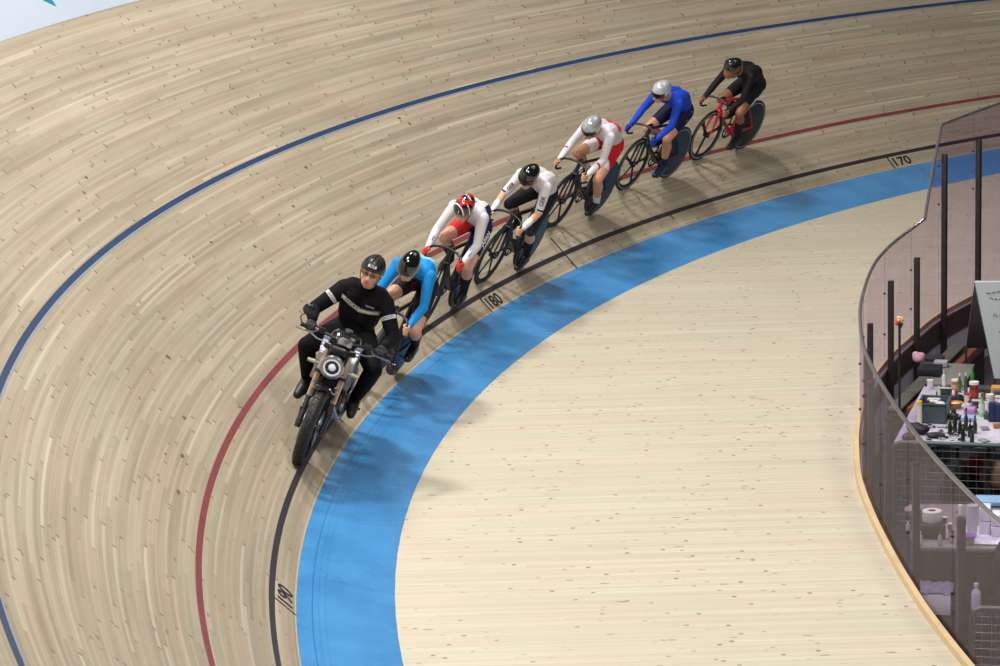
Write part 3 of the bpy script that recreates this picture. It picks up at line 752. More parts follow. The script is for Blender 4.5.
# 2 red, white and navy rider
bicycle(FR[2], (22, 22, 25), (30, 30, 34), CR[2], '5', 'black track bicycle ridden by the cyclist in the red and white helmet')
def bdg(txt, c, el=26, az=0, h=.022):
    def f(hm, pt):
        o = pt(R(az), R(el)); o2 = pt(R(az), R(el+10)); n = (pt(R(az), R(el), 1.1)-pt(R(az), R(el), 1.)).normalized()
        decal(hm, txt, o, n, (o2-o), h, mat(c, .4), hm, bold=.03)
    return f
r2, b2, j2, s2, h2 = cyclist(FR[2], 'crouched cyclist in white jersey with navy JAPAN side panel and red helmet', CR[2], dict(
    jersey=[WHT, (24, 34, 92), (206, 62, 58)], jersey_map=lambda c, n: np.where((c[:, 0] < -.03) & (n[:, 2] > .2) & (np.abs(c[:, 1]) < .12), 2, np.where((c[:, 0] < .22) & (n[:, 1] > .35) & (c[:, 2] > .9), 1, 0)),
    shorts=[(22, 30, 82), (202, 44, 44)], shorts_map=lambda c, n: ((c[:, 1] < 0) & (c[:, 0] > -.06)).astype(int),
    glove=(206, 50, 46), face=(1, -.05, -.75), skin=(214, 158, 134), head=(.52, 1.2), helmet=[gl((24, 20, 24)), gl((196, 34, 38)), gl((226, 220, 222))],
    helmet_map=lambda q: 1 if (math.sin(q.x*46+abs(q.y)*50) > .15 and q.z > .04) else (2 if math.sin(q.x*90-q.y*40+2) > .86 else 0),
    badge=bdg('1', (235, 235, 235), 20, 0, .03), shoe=(18, 18, 22)))
decal(s2, 'JAPAN', (-.02, .17, .87), (.5, .85, .1), (.57, -.42, .5), .06, mat((232, 230, 235), .5), s2, bold=.03, stretch=.9)
# 3 white jersey, dark shorts, black helmet with dark red visor
bicycle(FR[3], (22, 24, 28), (30, 30, 34), CR[3], '5', 'black track bicycle with teal grey disc wheel under the cyclist with dark red visor', c_disc=(52, 84, 92))
r3, b3, j3, s3, h3 = cyclist(FR[3], 'crouched cyclist in white jersey and dark shorts with black helmet and dark red visor', CR[3], dict(
    jersey=[WHT, (196, 168, 118), (34, 34, 38)], long=False, jersey_map=lambda c, n: np.where((np.abs(c[:, 1]) > .19) & (c[:, 2] < .945) & (c[:, 2] > .93), 2, 0), sleeves=(220, 220, 224), sleeve_x=.50,
    shorts=[(22, 24, 34), (30, 56, 66)], shorts_map=lambda c, n: ((c[:, 1] > 0) & (n[:, 2] < .3)).astype(int), long_shorts=True, face=(1, -.08, -.62), head=(.515, 1.21), skin=(212, 164, 134),
    helmet=gl((16, 18, 20)), visor=mat((70, 16, 20), .12, coat=1.), shoe=(18, 20, 26)))
def armtext(bd, sg, part, txt, h, c, jer, fr=.5, st=1.):
    S, E_, Wr = bd.arm[sg]; a_, b_ = (S, E_) if part == 'upper' else (E_, Wr); ax_ = (b_-a_).normalized(); q = a_+(b_-a_)*fr
    nn = Vector((.8, .35, .45)); nn = (nn-ax_*nn.dot(ax_)).normalized(); up_ = nn.cross(ax_)*-1          # reads up the arm
    return decal(jer, txt, q, nn, up_, h, mat(c, .5), jer, bold=.02, stretch=st)
armtext(b3, 1, 'upper', 'GER', .04, (28, 28, 32), j3, .55)
armtext(b3, -1, 'upper', 'GER', .035, (40, 40, 46), j3, .6)
for sg in (1, -1): armtext(b2, sg, 'fore', 'JAPAN', .022, (70, 84, 150), j2, .6, .9)
# 4 white jersey, red shorts, silver helmet
bicycle(FR[4], (26, 24, 40), (30, 30, 34), CR[4], '5', 'dark purple track bicycle with navy disc wheel ridden by the cyclist in red shorts', c_disc=(24, 44, 68))
r4, b4, j4, s4, h4 = cyclist(FR[4], 'crouched cyclist in white jersey and red shorts with silver helmet', CR[4], dict(
    jersey=[WHT, (204, 74, 76), (196, 36, 46)], jersey_map=lambda c, n: np.where((c[:, 0] < .1) & (c[:, 0] > -.02) & (n[:, 2] > .3), 1, np.where((np.abs(c[:, 1]) > .19) & (c[:, 0] > .47) & (c[:, 0] < .49), 2, 0)),
    shorts=[(196, 26, 40), (224, 214, 216)], shorts_map=lambda c, n: (c[:, 0] > .055).astype(int), face=(1, -.05, -.75), skin=(206, 150, 118),
    helmet=mat((176, 182, 184), .22, .35, coat=.6, var=.03), visor=mat((22, 18, 22), .1, coat=1.), sock=(224, 214, 214), long_sock=False, shoe=(22, 22, 26)))
# 5 royal blue rider
bicycle(FR[5], (22, 23, 26), (60, 150, 60), CR[5], '5', 'black track bicycle with pale rim stripes ridden by the cyclist in blue', accent=mat((176, 172, 158), .4), c_disc=(30, 52, 62))
r5, b5, j5, s5, h5 = cyclist(FR[5], 'crouched cyclist in royal blue jersey with blue gloves and pale grey helmet', CR[5], dict(
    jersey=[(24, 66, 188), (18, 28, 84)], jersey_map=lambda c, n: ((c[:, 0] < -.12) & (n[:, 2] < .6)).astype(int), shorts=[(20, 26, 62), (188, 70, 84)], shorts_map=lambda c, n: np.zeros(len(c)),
    glove=(22, 56, 170), face=(1, -.12, -.45), head=(.54, 1.235), skin=(200, 142, 112), sock=(24, 30, 72), shoe=(24, 30, 70), long_sock=False,
    helmet=mat((186, 190, 198), .25, .2, coat=.6, var=.05), visor=mat((30, 26, 28), .1, coat=1.)))
for x, z in ((-.02, .93), (.1, .83)):
    bm = B(); 
for k, (x, y, z) in enumerate(((-.02, .2, .9), (.2, .2, 1.05), (-.1, .2, 1.0))): decal(s5 if k != 1 else j5, 'o', (x, y, z), (.1, 1, .3), (0, 0, 1), .02, mat((200, 90, 100), .5), s5 if k != 1 else j5, 'emblem', bold=.05)
# 6 black rider on the red bicycle
bicycle(FR[6], (186, 26, 44), (186, 26, 44), CR[6], '3', 'bright red track bicycle with three spoke front wheel, last in the line', accent=mat((196, 196, 190), .4), c_disc=(22, 30, 30), fl='bright red frame')
r6, b6, j6, s6, h6 = cyclist(FR[6], 'crouched cyclist in black kit and vented black helmet on the red bicycle', CR[6], dict(
    jersey=[(22, 21, 24), (120, 116, 118)], jersey_map=lambda c, n: ((c[:, 0] < -.1) & (c[:, 0] > -.16) & (n[:, 2] > .4)).astype(int), shorts=[(22, 22, 25), (206, 204, 206)],
    shorts_map=lambda c, n: ((np.abs(c[:, 1]) > .145) & (c[:, 0] > -.15) & (n[:, 2] > -.25) & (n[:, 2] < .12)).astype(int), face=(1, -.2, -.3), head=(.545, 1.205), skin=(150, 96, 66), sock=(40, 22, 30), shoe=(20, 20, 22),
    helmet=gl((18, 20, 22)), vents=6, elbow=.5))

# ------------------------------------------------------------------ motorcycle
FM = frame_at(5.9467, .2494, .3763, -.0026)
moto = empty('motorcycle', FM, 'naked black motorcycle with round headlamp and copper fork leading the line', 'motorcycle')
mb, mc_, ms_ = mat((22, 22, 25), .35, var=.1), mat((160, 160, 166), .28, .85, var=.04), mat((70, 70, 74), .35, .8, var=.06)
def moto_wheel(name, x, wd, r=.318):
    Y = Matrix.Translation((x, 0, r)) @ Matrix.Rotation(PI/2, 4, 'X')
    bm = B(); lathe(bm, [(r-.075, wd*.62), (r-.062, wd*.7), (r-.062, -wd*.7), (r-.075, -wd*.62), (r-.085, 0)], 48, Y, closed=True)
    for k in range(10):
        a = 2*PI*k/10; d = Vector((math.cos(a), math.sin(a), 0)); tube(bm, [Y @ (d*.04+Vector((0, 0, .02*(-1)**k))), Y @ (d*(r-.078))], [.014, .009], 8)
    lathe(bm, [(0, .07), (.035, .07), (.045, .03), (.045, -.03), (.035, -.07), (0, -.07)], 20, Y)
    wl = obj(name, bm, mb, moto)
    bm = B(); pr = [(r-.07+.07*math.sin(t)**.8 if False else r-.062+.062*math.sin(t), wd*math.cos(t)) for t in [PI*i/12 for i in range(13)]]
    lathe(bm, pr+[(r-.066, -wd*.8), (r-.066, wd*.8)], 72, Y, closed=True)
    # chunky tread blocks
    for k in range(54):
        a = 2*PI*k/54; sg = (-1)**k
        for t in (R(62), R(90), R(118)):
            rr = r-.062+.0625*math.sin(t); y = wd*math.cos(t)
            d = Vector((math.cos(a+sg*.0+(t-PI/2)*.12*sg), math.sin(a+(t-PI/2)*.12*sg), 0)); tg = Vector((-d.y, d.x, 0)); nn = (d*math.sin(t)+Vector((0, 0, math.cos(t)))).normalized()
            X = (tg*.9+Vector((0, 0, .45*sg))).normalized(); Z = nn; Yv = Z.cross(X).normalized(); X = Yv.cross(Z)
            box(bm, Y @ (d*rr+Vector((0, 0, y))), (.026, .017, .009), Y.to_3x3() @ Matrix((X, Yv, Z)).transposed())
    t_ = obj('tyre', bm, mat((30, 29, 31), .6, var=.15), wl, smooth=False); t_['label'] = 'chunky black tyre'
    for s in ((1, -1) if name == 'front_wheel' else (1,)):
        bm = B(); lathe(bm, [(.09, .003), (.15, .003), (.15, -.003), (.09, -.003)], 36, Y @ Matrix.Translation((0, 0, s*(wd+.012))), closed=True)
        for k in range(5): a = 2*PI*k/5; tube(bm, [Y @ Vector((.03*math.cos(a), .03*math.sin(a), s*(wd+.01))), Y @ Vector((.095*math.cos(a+.4), .095*math.sin(a+.4), s*(wd+.012)))], .006, 6)
        obj('brake_disc', bm, mc_, wl)
    return wl
moto_wheel('front_wheel', .715, .049); moto_wheel('rear_wheel', -.70, .085, .325)
ax, tp = Vector((.72, 0, .318)), Vector((.44, 0, .90)); fd = (tp-ax).normalized()
for s in (1, -1):
    o = Vector((0, s*.098, 0)); bm = B(); tube(bm, [ax+o-fd*.04, ax+o, ax+o+fd*.12, ax+o+fd*.24], [.022, .026, .021, .018], 12)
    fl = obj('fork_leg', bm, ms_, moto); bm = B(); tube(bm, [ax+o+fd*.22, ax+o+fd*.235, ax+o+fd*.62], [.019, .022, .022], 14); u_ = obj('fork_tube', bm, mat((196, 168, 150), .3, .6, var=.04), fl); u_['label'] = 'copper coloured upper fork tube'
    bm = B(); box(bm, ax+o*1.05+fd*.08+Vector((-.05, 0, .02)), (.09, .05, .10), Matrix.Rotation(.45, 3, 'Y'), .01); obj('brake_caliper', bm, mb, fl)
bm = B()
for k, z in ((.40, .03), (.60, .035)): box(bm, ax+fd*z*1+fd*k, (.09, .26, .03), Matrix.Rotation(-.45, 3, 'Y'), .008)
obj('fork_clamp', bm, mb, moto)
bm = B(); rows = []          # front mudguard
for i in range(13):
    a = R(74+56*i/12); rr = .338; rows.append([bm.verts.new((.72+math.cos(a)*(rr+.012*math.cos(q*1.2)), 0.066*math.sin(q), .318+math.sin(a)*(rr+.018*(math.cos(q)-.6)))) for q in [R(-78+156*j/8) for j in range(9)]])
for A, C in zip(rows, rows[1:]):
    for j in range(8): bm.faces.new((A[j], A[j+1], C[j+1], C[j]))
bmesh.ops.solidify(bm, geom=bm.faces[:], thickness=.004); obj('mudguard', bm, mb, moto)
bm = B()
for s in (1, -1): tube(bm, [ax+Vector((-.05, s*.10, .33)), ax+Vector((.02, s*.085, .36))], .009, 6)
for s in (1, -1): tube(bm, [ax+Vector((.0, s*.1, .0))+fd*.3, ax+Vector((0, s*.075, .30)), ax+Vector((.06, s*.05, .345))], .007, 6)
obj('mudguard_stay', bm, mc_, moto)
# headlamp
hc_ = Vector((.62, 0, .80)); HM = Matrix.Translation(hc_) @ Matrix.Rotation(R(90), 4, 'Y') @ Matrix.Rotation(0, 4, 'Z')
HM = Matrix.Translation(hc_) @ Matrix.Rotation(R(97), 4, 'Y')
bm = B(); lathe(bm, [(0, -.10), (.045, -.095), (.075, -.07), (.088, -.02), (.09, .02), (.0, .02)], 36, HM); hl = obj('headlamp', bm, mb, moto)
bm = B(); lathe(bm, [(.070, .018), (.092, .018), (.096, .028), (.092, .040), (.074, .040), (.070, .03)], 44, HM, closed=True); obj('bezel', bm, mat((168, 172, 178), .22, .85), hl)
k_ = NT('lamp_lens'); k_.b.inputs['Base Color'].default_value = (*lin((200, 206, 214)), 1); k_.b.inputs['Roughness'].default_value = .1; k_.b.inputs['Emission Color'].default_value = (.9, .95, 1, 1); k_.b.inputs['Emission Strength'].default_value = .35
bm = B(); lathe(bm, [(.056, .030), (.069, .030), (.069, .036), (.056, .036)], 40, HM, closed=True); r_ = obj('light_ring', bm, k_.m, hl)
bm = B(); lathe(bm, [(0, .022), (.055, .022), (.055, .027), (0, .027)], 36, HM); obj('reflector', bm, mat((66, 70, 78), .15, .8), hl)
bm = B(); lathe(bm, [(0, .046), (.016, .043), (.028, .034), (.03, .026), (0, .026)], 28, HM); obj('lens', bm, k_.m, hl)
bm = B()
for a in (R(45), R(-45)): box(bm, hc_+HM.to_3x3() @ Vector((0, 0, .030)), (.012, .13, .006), HM.to_3x3() @ Matrix.Rotation(a, 3, 'Z'))
obj('cross_bar', bm, mat((90, 94, 100), .3, .6), hl)
bm = B(); IM = Matrix.Translation((.48, .02, .965)) @ Matrix.Rotation(R(-28), 4, 'Y'); lathe(bm, [(0, -.03), (.05, -.03), (.058, -.02), (.06, .022), (.054, .028), (.05, .02), (0, .02)], 32, IM); ip = obj('instrument_pod', bm, mc_, moto)
bm = B(); lathe(bm, [(0, .024), (.05, .024), (.05, .0215), (0, .0215)], 28, IM); obj('dial', bm, mat((30, 32, 36), .15), ip)
bm = B(); box(bm, (.52, 0, .90), (.10, .13, .07), Matrix.Rotation(-.3, 3, 'Y'), .02); obj('cowl', bm, mb, moto)
# tank, side wings, seat
bm = B(); rows = []
for x, w, z0, z1 in ((.42, .035, .82, .90), (.38, .10, .78, .96), (.26, .135, .76, 1.0), (.08, .13, .77, .985), (-.08, .085, .79, .92), (-.14, .05, .80, .86)):
    zc, hh = (z0+z1)/2, (z1-z0)/2; rows.append([bm.verts.new((x, w*math.copysign(abs(math.cos(t))**.7, math.cos(t)), zc+hh*math.copysign(abs(math.sin(t))**.75, math.sin(t)))) for t in [2*PI*k/20 for k in range(20)]])
for A, C in zip(rows, rows[1:]):
    for k in range(20): bm.faces.new((A[k], A[(k+1) % 20], C[(k+1) % 20], C[k]))
bm.faces.new(rows[0]); bm.faces.new(rows[-1][::-1]); ft = obj('fuel_tank', bm, mat((26, 26, 30), .2, coat=.8), moto)
bm = B(); lathe(bm, [(0, .01), (.03, .01), (.032, 0), (0, 0)], 20, Matrix.Translation((.2, 0, 1.0))); obj('filler_cap', bm, mc_, ft)
for s in (1, -1):
    bm = B(); pp = [(.50, .85), (.44, .93), (.26, .93), (.05, .88), (.10, .77), (.26, .66), (.42, .60), (.49, .70)]
    a = [bm.verts.new((x, s*(.135+.04*(1-abs(x-.3)/.3)), z)) for x, z in pp]; b_ = [bm.verts.new((x, s*(.105), z)) for x, z in pp]
    bm.faces.new(a); bm.faces.new(b_[::-1])
    for i in range(8): bm.faces.new((a[i], a[(i+1) % 8], b_[(i+1) % 8], b_[i]))
    bmesh.ops.bevel(bm, geom=bm.edges[:], offset=.006, segments=2, affect='EDGES'); p_ = obj('tank_panel', bm, mat((176, 176, 192), .22, .55, var=.04), moto); p_['label'] = 'silver tank side panel'
bm = B(); rows = []
for x, w, z in ((-.06, .09, .80), (-.15, .13, .81), (-.32, .15, .815), (-.52, .14, .84), (-.72, .11, .87), (-.80, .07, .865)):
    rows.append([bm.verts.new((x, w*math.cos(t), z+.035*math.sin(t))) for t in [2*PI*k/16 for k in range(16)]])
for A, C in zip(rows, rows[1:]):
    for k in range(16): bm.faces.new((A[k], A[(k+1) % 16], C[(k+1) % 16], C[k]))
bm.faces.new(rows[0]); bm.faces.new(rows[-1][::-1]); obj('seat', bm, mat((32, 28, 28), .6, bump=.2), moto)
# frame and engine
bm = B()
for s in (1, -1):
    tube(bm, [(.44, s*.03, .84), (.30, s*.11, .74), (.0, s*.14, .66), (-.2, s*.13, .62), (-.70, s*.11, .325)], [.02, .02, .02, .022, .022], 8)
    tube(bm, [(.44, s*.03, .78), (.36, s*.09, .5), (.22, s*.11, .30), (-.1, s*.11, .28), (-.22, s*.13, .45), (-.2, s*.13, .62)], .016, 8)
    tube(bm, [(.0, s*.14, .66), (-.3, s*.1, .80), (-.75, s*.06, .84)], .014, 8)
    tube(bm, [(-.12, s*.10, .36), (-.12, s*.27, .345)], .011, 8)
obj('frame', bm, ms_, moto)
bm = B(); box(bm, (.03, 0, .40), (.42, .24, .22), bev=.03); box(bm, (.22, 0, .52), (.2, .19, .2), Matrix.Rotation(.5, 3, 'Y'), .02); box(bm, (-.06, 0, .60), (.18, .18, .2), Matrix.Rotation(-.3, 3, 'Y'), .02)
for k in range(6): box(bm, (.16+.022*k, 0, .46+.028*k), (.17, .225, .008), Matrix.Rotation(.5, 3, 'Y'))
eng = obj('engine', bm, mat((50, 50, 54), .4, .6, var=.2), moto, smooth=False)
bm = B()
for s in (1, -1): lathe(bm, [(0, .02), (.085, .015), (.095, -.01), (0, -.01)], 24, Matrix.Translation((.02, s*.135, .38)) @ Matrix.Rotation(-s*PI/2, 4, 'X'))
obj('crankcase_cover', bm, mat((150, 150, 156), .3, .8), eng)
bm = B(); box(bm, (.385, 0, .56), (.03, .2, .16), Matrix.Rotation(-.2, 3, 'Y'), .004); obj('oil_cooler', bm, mb, moto)
bm = B(); tube(bm, [(.33, .05, .56), (.38, .08, .44), (.30, .13, .33), (.1, .15, .30), (-.2, .16, .34)], .02, 10); tube(bm, [(-.2, -.15, .34), (-.1, -.16, .32), (.3, -.11, .34), (.37, -.04, .5)], .02, 10); tube(bm, [(-.15, -.17, .33), (-.3, -.19, .38), (-.62, -.2, .50)], [.03, .048, .045], 14); obj('exhaust', bm, mc_, moto)
bm = B(); 
for i in range(9): pass
tube(bm, [(-.55, 0, .80), (-.85, 0, .74), (-.98, 0, .55)], [.02, .07, .06], 10, flat=1.4); obj('tail', bm, mb, moto)
# bars
HBZ = .945
bm = B(); tube(bm, [(.30, -.345, HBZ-.0), (.33, -.22, HBZ+.01), (.40, -.12, HBZ+.02), (.41, 0, HBZ+.0), (.40, .12, HBZ+.02), (.33, .22, HBZ+.01), (.30, .345, HBZ)], .0125, 10); tube(bm, [(.42, .04, .90), (.41, .04, .955)], .016, 8); tube(bm, [(.42, -.04, .90), (.41, -.04, .955)], .016, 8); hbm = obj('handlebar', bm, mb, moto)
for s in (1, -1):
    bm = B(); tube(bm, [(.298, s*.365, HBZ), (.30, s*.35, HBZ), (.318, s*.235, HBZ+.007)], [.02, .018, .018], 12); obj('grip', bm, mat((26, 26, 28), .8), hbm)
    bm = B(); tube(bm, [(.345, s*.22, HBZ+.01), (.41, s*.25, HBZ-.0), (.40, s*.33, HBZ-.012), (.39, s*.385, HBZ-.012)], [.009, .008, .006, .008], 8); obj('lever', bm, mc_, hbm)
    bm = B(); box(bm, (.36, s*.185, HBZ+.03), (.05, .06, .035), bev=.008); obj('reservoir', bm, ms_ if s == 1 else mb, hbm)
    bm = B(); tube(bm, [(.40, s*.27, HBZ-.01), (.47, s*.2, HBZ-.02), (.50, s*.08, .93), (.48, s*.06, .80)], .006, 6); obj('cable', bm, mat((120, 120, 126), .4, .3), moto)
    bm = B(); e = Vector((.28, s*(.345 if s == -1 else .42), HBZ+(.125 if s == -1 else -.09))); tube(bm, [(.30, s*.355, HBZ), (.28, s*.39, HBZ+(.05 if s == -1 else -.03)), e], .006, 6); mr_ = obj('mirror', bm, mb, moto); mr_['label'] = 'round mirror above the bar' if s == -1 else 'round mirror below the bar'
    bm = B(); lathe(bm, [(0, .010), (.04, .008), (.049, 0), (.042, -.010), (0, -.010)], 28, Matrix.Translation(e) @ Matrix.Rotation(R(82), 4, 'Y')); obj('mirror_head', bm, mat((52, 56, 56), .15, .4), mr_)
    bm = B(); tube(bm, [(.50, s*.06, .76), (.52, s*.17, .76)], .007, 6); tube(bm, [(.52, s*.15, .76), (.52, s*.21, .76)], [.018, .014], 10); obj('indicator', bm, mat((176, 168, 150), .3), moto)

# ------------------------------------------------------------------ motorcycle rider
mr = empty('person', FM, 'upright rider in black kit with white lettered chest band on the motorcycle', 'person')
b = Body()
b.limb((-.25, .06, .90), (-.25, -.06, .90), .115, .115, 'pelvis'); b.limb((-.25, .03, .95), (-.20, .035, 1.08), .118, .112, 'waist'); b.limb((-.25, -.03, .95), (-.20, -.035, 1.08), .118, .112, 'waist')
b.limb((-.20, .05, 1.06), (-.13, .075, 1.215), .115, .108, 'chest'); b.limb((-.20, -.05, 1.06), (-.13, -.075, 1.215), .115, .108, 'chest')
b.limb((-.12, .11, 1.265), (-.12, -.11, 1.265), .078, .078, 'chest'); b.limb((-.10, 0, 1.29), (-.03, 0, 1.375), .068, .055, 'collar')
hc = Vector((.025, 0, 1.462)); H = head_frame(hc, (1, -.06, -.10), -.03); p = add_head(b, hc, H, 1.)
b.limb((-.05, 0, 1.35), hc+H @ Vector((-.03, 0, -.07)), .058, .055, 'neck')
for s in (1, -1):
    S = Vector((-.11, s*.172, 1.235)); G = Vector((.304, s*.292, HBZ+.002)); Wr = G+Vector((-.075, s*.008, .045)); E_ = ik(S, Wr, .295, .255, (-.35, s*.75, -.8))
    b.limb((-.12, s*.12, 1.255), S, .075, .068, 'upper'); b.limb(S, S+(E_-S)*.5, .067, .056, 'upper'); b.limb(S+(E_-S)*.5, E_, .056, .047, 'upper')
    b.limb(E_, E_+(Wr-E_)*.35, .048, .047, 'fore'); b.limb(E_+(Wr-E_)*.35, Wr, .047, .032, 'fore')
    hand(b, Wr, G, (0, -s, 0), s, (.4, 0, 1), .018)
    hp = Vector((-.23, s*.10, .87)); an = Vector((-.12, s*.205, .425)); Kn = ik(hp, an, .43, .43, (1, s*.42, .2))
    b.limb(hp, hp+(Kn-hp)*.4, .105, .092, 'thigh'); b.limb(hp+(Kn-hp)*.4, Kn, .092, .066, 'thigh')
    c1 = Kn+(an-Kn)*.33+Vector((-.02, 0, 0)); b.limb(Kn, c1, .064, .064, 'calf'); b.limb(c1, an, .064, .042, 'calf')
    toe = Vector((.07, s*.225, .335)); heel = an+Vector((-.05, 0, -.06)); b.limb(heel, an, .038, .042, 'foot'); b.limb(heel, (.0, s*.215, .36), .035, .042, 'foot'); b.limb(an, (.0, s*.215, .37), .042, .042, 'foot'); b.limb((0, s*.215, .365), toe, .043, .030, 'foot')
b.build('body', .0062, mat((214, 158, 132), .5, var=.05), mr)
blk = mat((19, 18, 22), .85, var=.12, scale=12, bump=.2, spec=.15)
jm = b.shell('jersey', ['chest', 'waist', 'upper', 'fore', 'collar'], blk, .0075, mr)
b.shell('trousers', ['pelvis', 'thigh', 'calf'], mat((17, 17, 20), .85, var=.12, scale=12, bump=.2, spec=.15), .006, mr)
b.shell('shoe', ['foot'], mat((24, 23, 28), .5), .007, mr); b.shell('glove', ['hand'], mat((22, 22, 25), .6), .003, mr)
wm = mat((206, 204, 206), .6)
org, nr, up = (-.02, 0, 1.125), (1, 0, .18), (0, 0, 1)
patch(jm, [(-.165, .068, .030), (-.09, .038, .034), (0., .006, .034)], org, nr, up, wm, mr, 'chest_band', label='white band of the chest stripe')
for dy, c in ((.0115, (120, 92, 140)), (.0, (214, 208, 206)), (-.0115, (186, 178, 92))):
    patch(jm, [(.0, .006+dy, .0115), (.09, .018+dy, .0115), (.165, .038+dy, .0115)], org, nr, up, mat(c, .6), mr, 'chest_stripe')
decal(jm, 'DUCATI', (-.02, -.07, 1.157), nr, (0, .38, 1), .024, mat((22, 21, 25), .6), mr, bold=.02, stretch=1.05)
decal(jm, 'DUCATI', (-.02, .075, 1.185), nr, up, .013, mat((190, 190, 196), .6), mr, bold=.02, stretch=1.05)
for s in (1, -1):
    S = Vector((-.11, s*.172, 1.235)); G = Vector((.304, s*.292, HBZ+.002)); Wr = G+Vector((-.075, s*.008, .045)); E_ = ik(S, Wr, .295, .255, (-.35, s*.75, -.8))
    q = S+(E_-S)*.42; ax_ = (E_-S).normalized(); nn = Vector((1, 0, .25)); nn = (nn-ax_*nn.dot(ax_)).normalized()
    patch(jm, [(-.058, 0, .030), (0, 0, .032), (.058, 0, .030)], q, nn, -ax_, wm, mr, 'sleeve_band', label='white sleeve band')
    decal(jm, 'DUCATI', q, nn, -ax_, .02, mat((22, 21, 25), .6), mr, bold=.02, stretch=.8)
bm = B(); tube(bm, [(.045, 0, 1.3), (.04, 0, 1.25)], .003, 6); bvh_ = None
zp = patch(jm, [(0, .20, .004), (0, .12, .004)], (-.02, 0, 1.11), (1, 0, .3), up, mat((150, 150, 156), .4, .5), mr, 'zip'); bm.free()
def bdg2(hm, pt):
    o, o2 = pt(0., R(24)), pt(0., R(34)); n = (pt(0., R(24), 1.1)-o).normalized()
    patch(hm, [(-.034, 0, .022), (.034, 0, .022)], o, n, o2-o, mat((214, 214, 216), .4), hm, 'badge', lift=.002)
    decal(hm, 'ABUS', o, n, o2-o, .015, mat((18, 18, 20), .4), hm, bold=.03)
helmet(p, H, mr, mat((22, 22, 27), .4, coat=.2), 'road', None, bdg2, 6)
eyes(p, H, mr)
bm = B()
for s in (1, -1):
    q = [p(.100, s*(.030+.024*math.cos(t)), .006+.015*math.sin(t)) for t in [2*PI*k/16 for k in range(16)]]; tube(bm, q, .0022, 6, closed=True); tube(bm, [p(.098, s*.054, .01), p(.05, s*.078, .012), p(-.0, s*.086, .01)], .0022, 6)
tube(bm, [p(.102, .007, .01), p(.102, -.007, .01)], .0022, 6); gs = obj('glasses', bm, mat((20, 20, 22), .3), mr)
for s in (1, -1):
    bm = B(); q = [bm.verts.new(p(.1005, s*(.030+.023*math.cos(t)), .006+.014*math.sin(t))) for t in [2*PI*k/16 for k in range(16)]]; bm.faces.new(q); bmesh.ops.solidify(bm, geom=bm.faces[:], thickness=.0015)
    obj('lens', bm, mat((60, 44, 40), .05, alpha=.5), gs)

# ------------------------------------------------------------------ pit: tables, fences, board
ZT = ZP+.75
def box_thing(name, cat, label, M, size, m, group=None, lid=None, bev=.006):
    bm = B(); box(bm, (0, 0, size[2]/2), size, bev=bev); o = obj(name, bm, m); o.matrix_world = M; return tag(o, label, cat, group)
def TM(p, rz=0.): return Matrix.Translation(p) @ Matrix.Rotation(rz, 4, 'Z')
def table(corner, eb, L, Wd, name, label, cloth, skirt=None):
    """corner: front right corner, eb: direction towards the back"""
    eb = Vector((*eb, 0)).normalized(); el = Vector((-eb.y, eb.x, 0)); ang_ = math.atan2(eb.y, eb.x)
    t = empty('table', TM(Vector((corner[0], corner[1], ZP)), ang_), label, 'table')
    bm = B(); box(bm, (L/2, Wd/2, .73), (L, Wd, .035), bev=.006); obj('table_top', bm, mat((120, 116, 112), .5), t)
    for x in (.08, L-.08):
        for y in (.07, Wd-.07): bm = B(); tube(bm, [(x, y, 0), (x, y, .715)], .016, 8); obj('leg', bm, mat((70, 70, 74), .4, .7), t)
    if skirt is not None:
        bm = B(); n = 40; pv = None
        for i in range(n+1):
            y = Wd*i/n; cur = [bm.verts.new((-.012+.006*math.sin(i*1.3), y, z)) for z in (.03, .72)]
            if pv: bm.faces.new((pv[0], cur[0], cur[1], pv[1]))
            pv = cur
        obj('skirt', bm, skirt, t)
    return t, ang_
e1 = (-.997, -.07)
t1, a1 = table((3.88, 5.66), e1, 1.95, .80, 'table', 'long table with white cloth behind the green rail, crowded with bottles', None)
kc = mat((176, 171, 184), .7, var=.35, scale=7, bump=.4)
def cloth(t, L, Wd, label):
    bm = B(); nx, ny = 36, 16; g = [[bm.verts.new((-.02+(L+.03)*i/nx, -.02+(Wd+.04)*j/ny, .7495+.0012*math.sin(i*1.1)*math.sin(j*.9))) for j in range(ny+1)] for i in range(nx+1)]
    for i in range(nx):
        for j in range(ny): bm.faces.new((g[i][j], g[i+1][j], g[i+1][j+1], g[i][j+1]))
    dr = [bm.verts.new((-.024, -.02+(Wd+.04)*j/ny, .725+.003*math.sin(j*1.7))) for j in range(ny+1)]
    for j in range(ny): bm.faces.new((g[0][j], g[0][j+1], dr[j+1], dr[j]))
    o = obj('tablecloth', bm, kc); o.matrix_world = t.matrix_world.copy(); return tag(o, label, 'tablecloth')
bpy.context.view_layer.update()
cloth(t1, 1.95, .80, 'crumpled white cloth on the long table behind the green rail')
t2, a2 = table((1.84, 5.04), e1, .84, .32, 'table', 'dark low side table beyond the white clothed one near the board', None)
t3, a3 = table((6.74, 6.45), (-.985, -.15), 1.15, .86, 'table', 'table with brown skirt seen through the nearest glass', None, mat((46, 38, 33), .8, var=.15))
bpy.context.view_layer.update()
bm = B(); box(bm, (.30, .28, .757), (.46, .5, .004)); o = obj('paper_sheet', bm, mat((214, 212, 224), .6, var=.1, scale=9)); o.matrix_world = t3.matrix_world.copy(); tag(o, 'white paper sheets on the table with the brown skirt', 'paper')

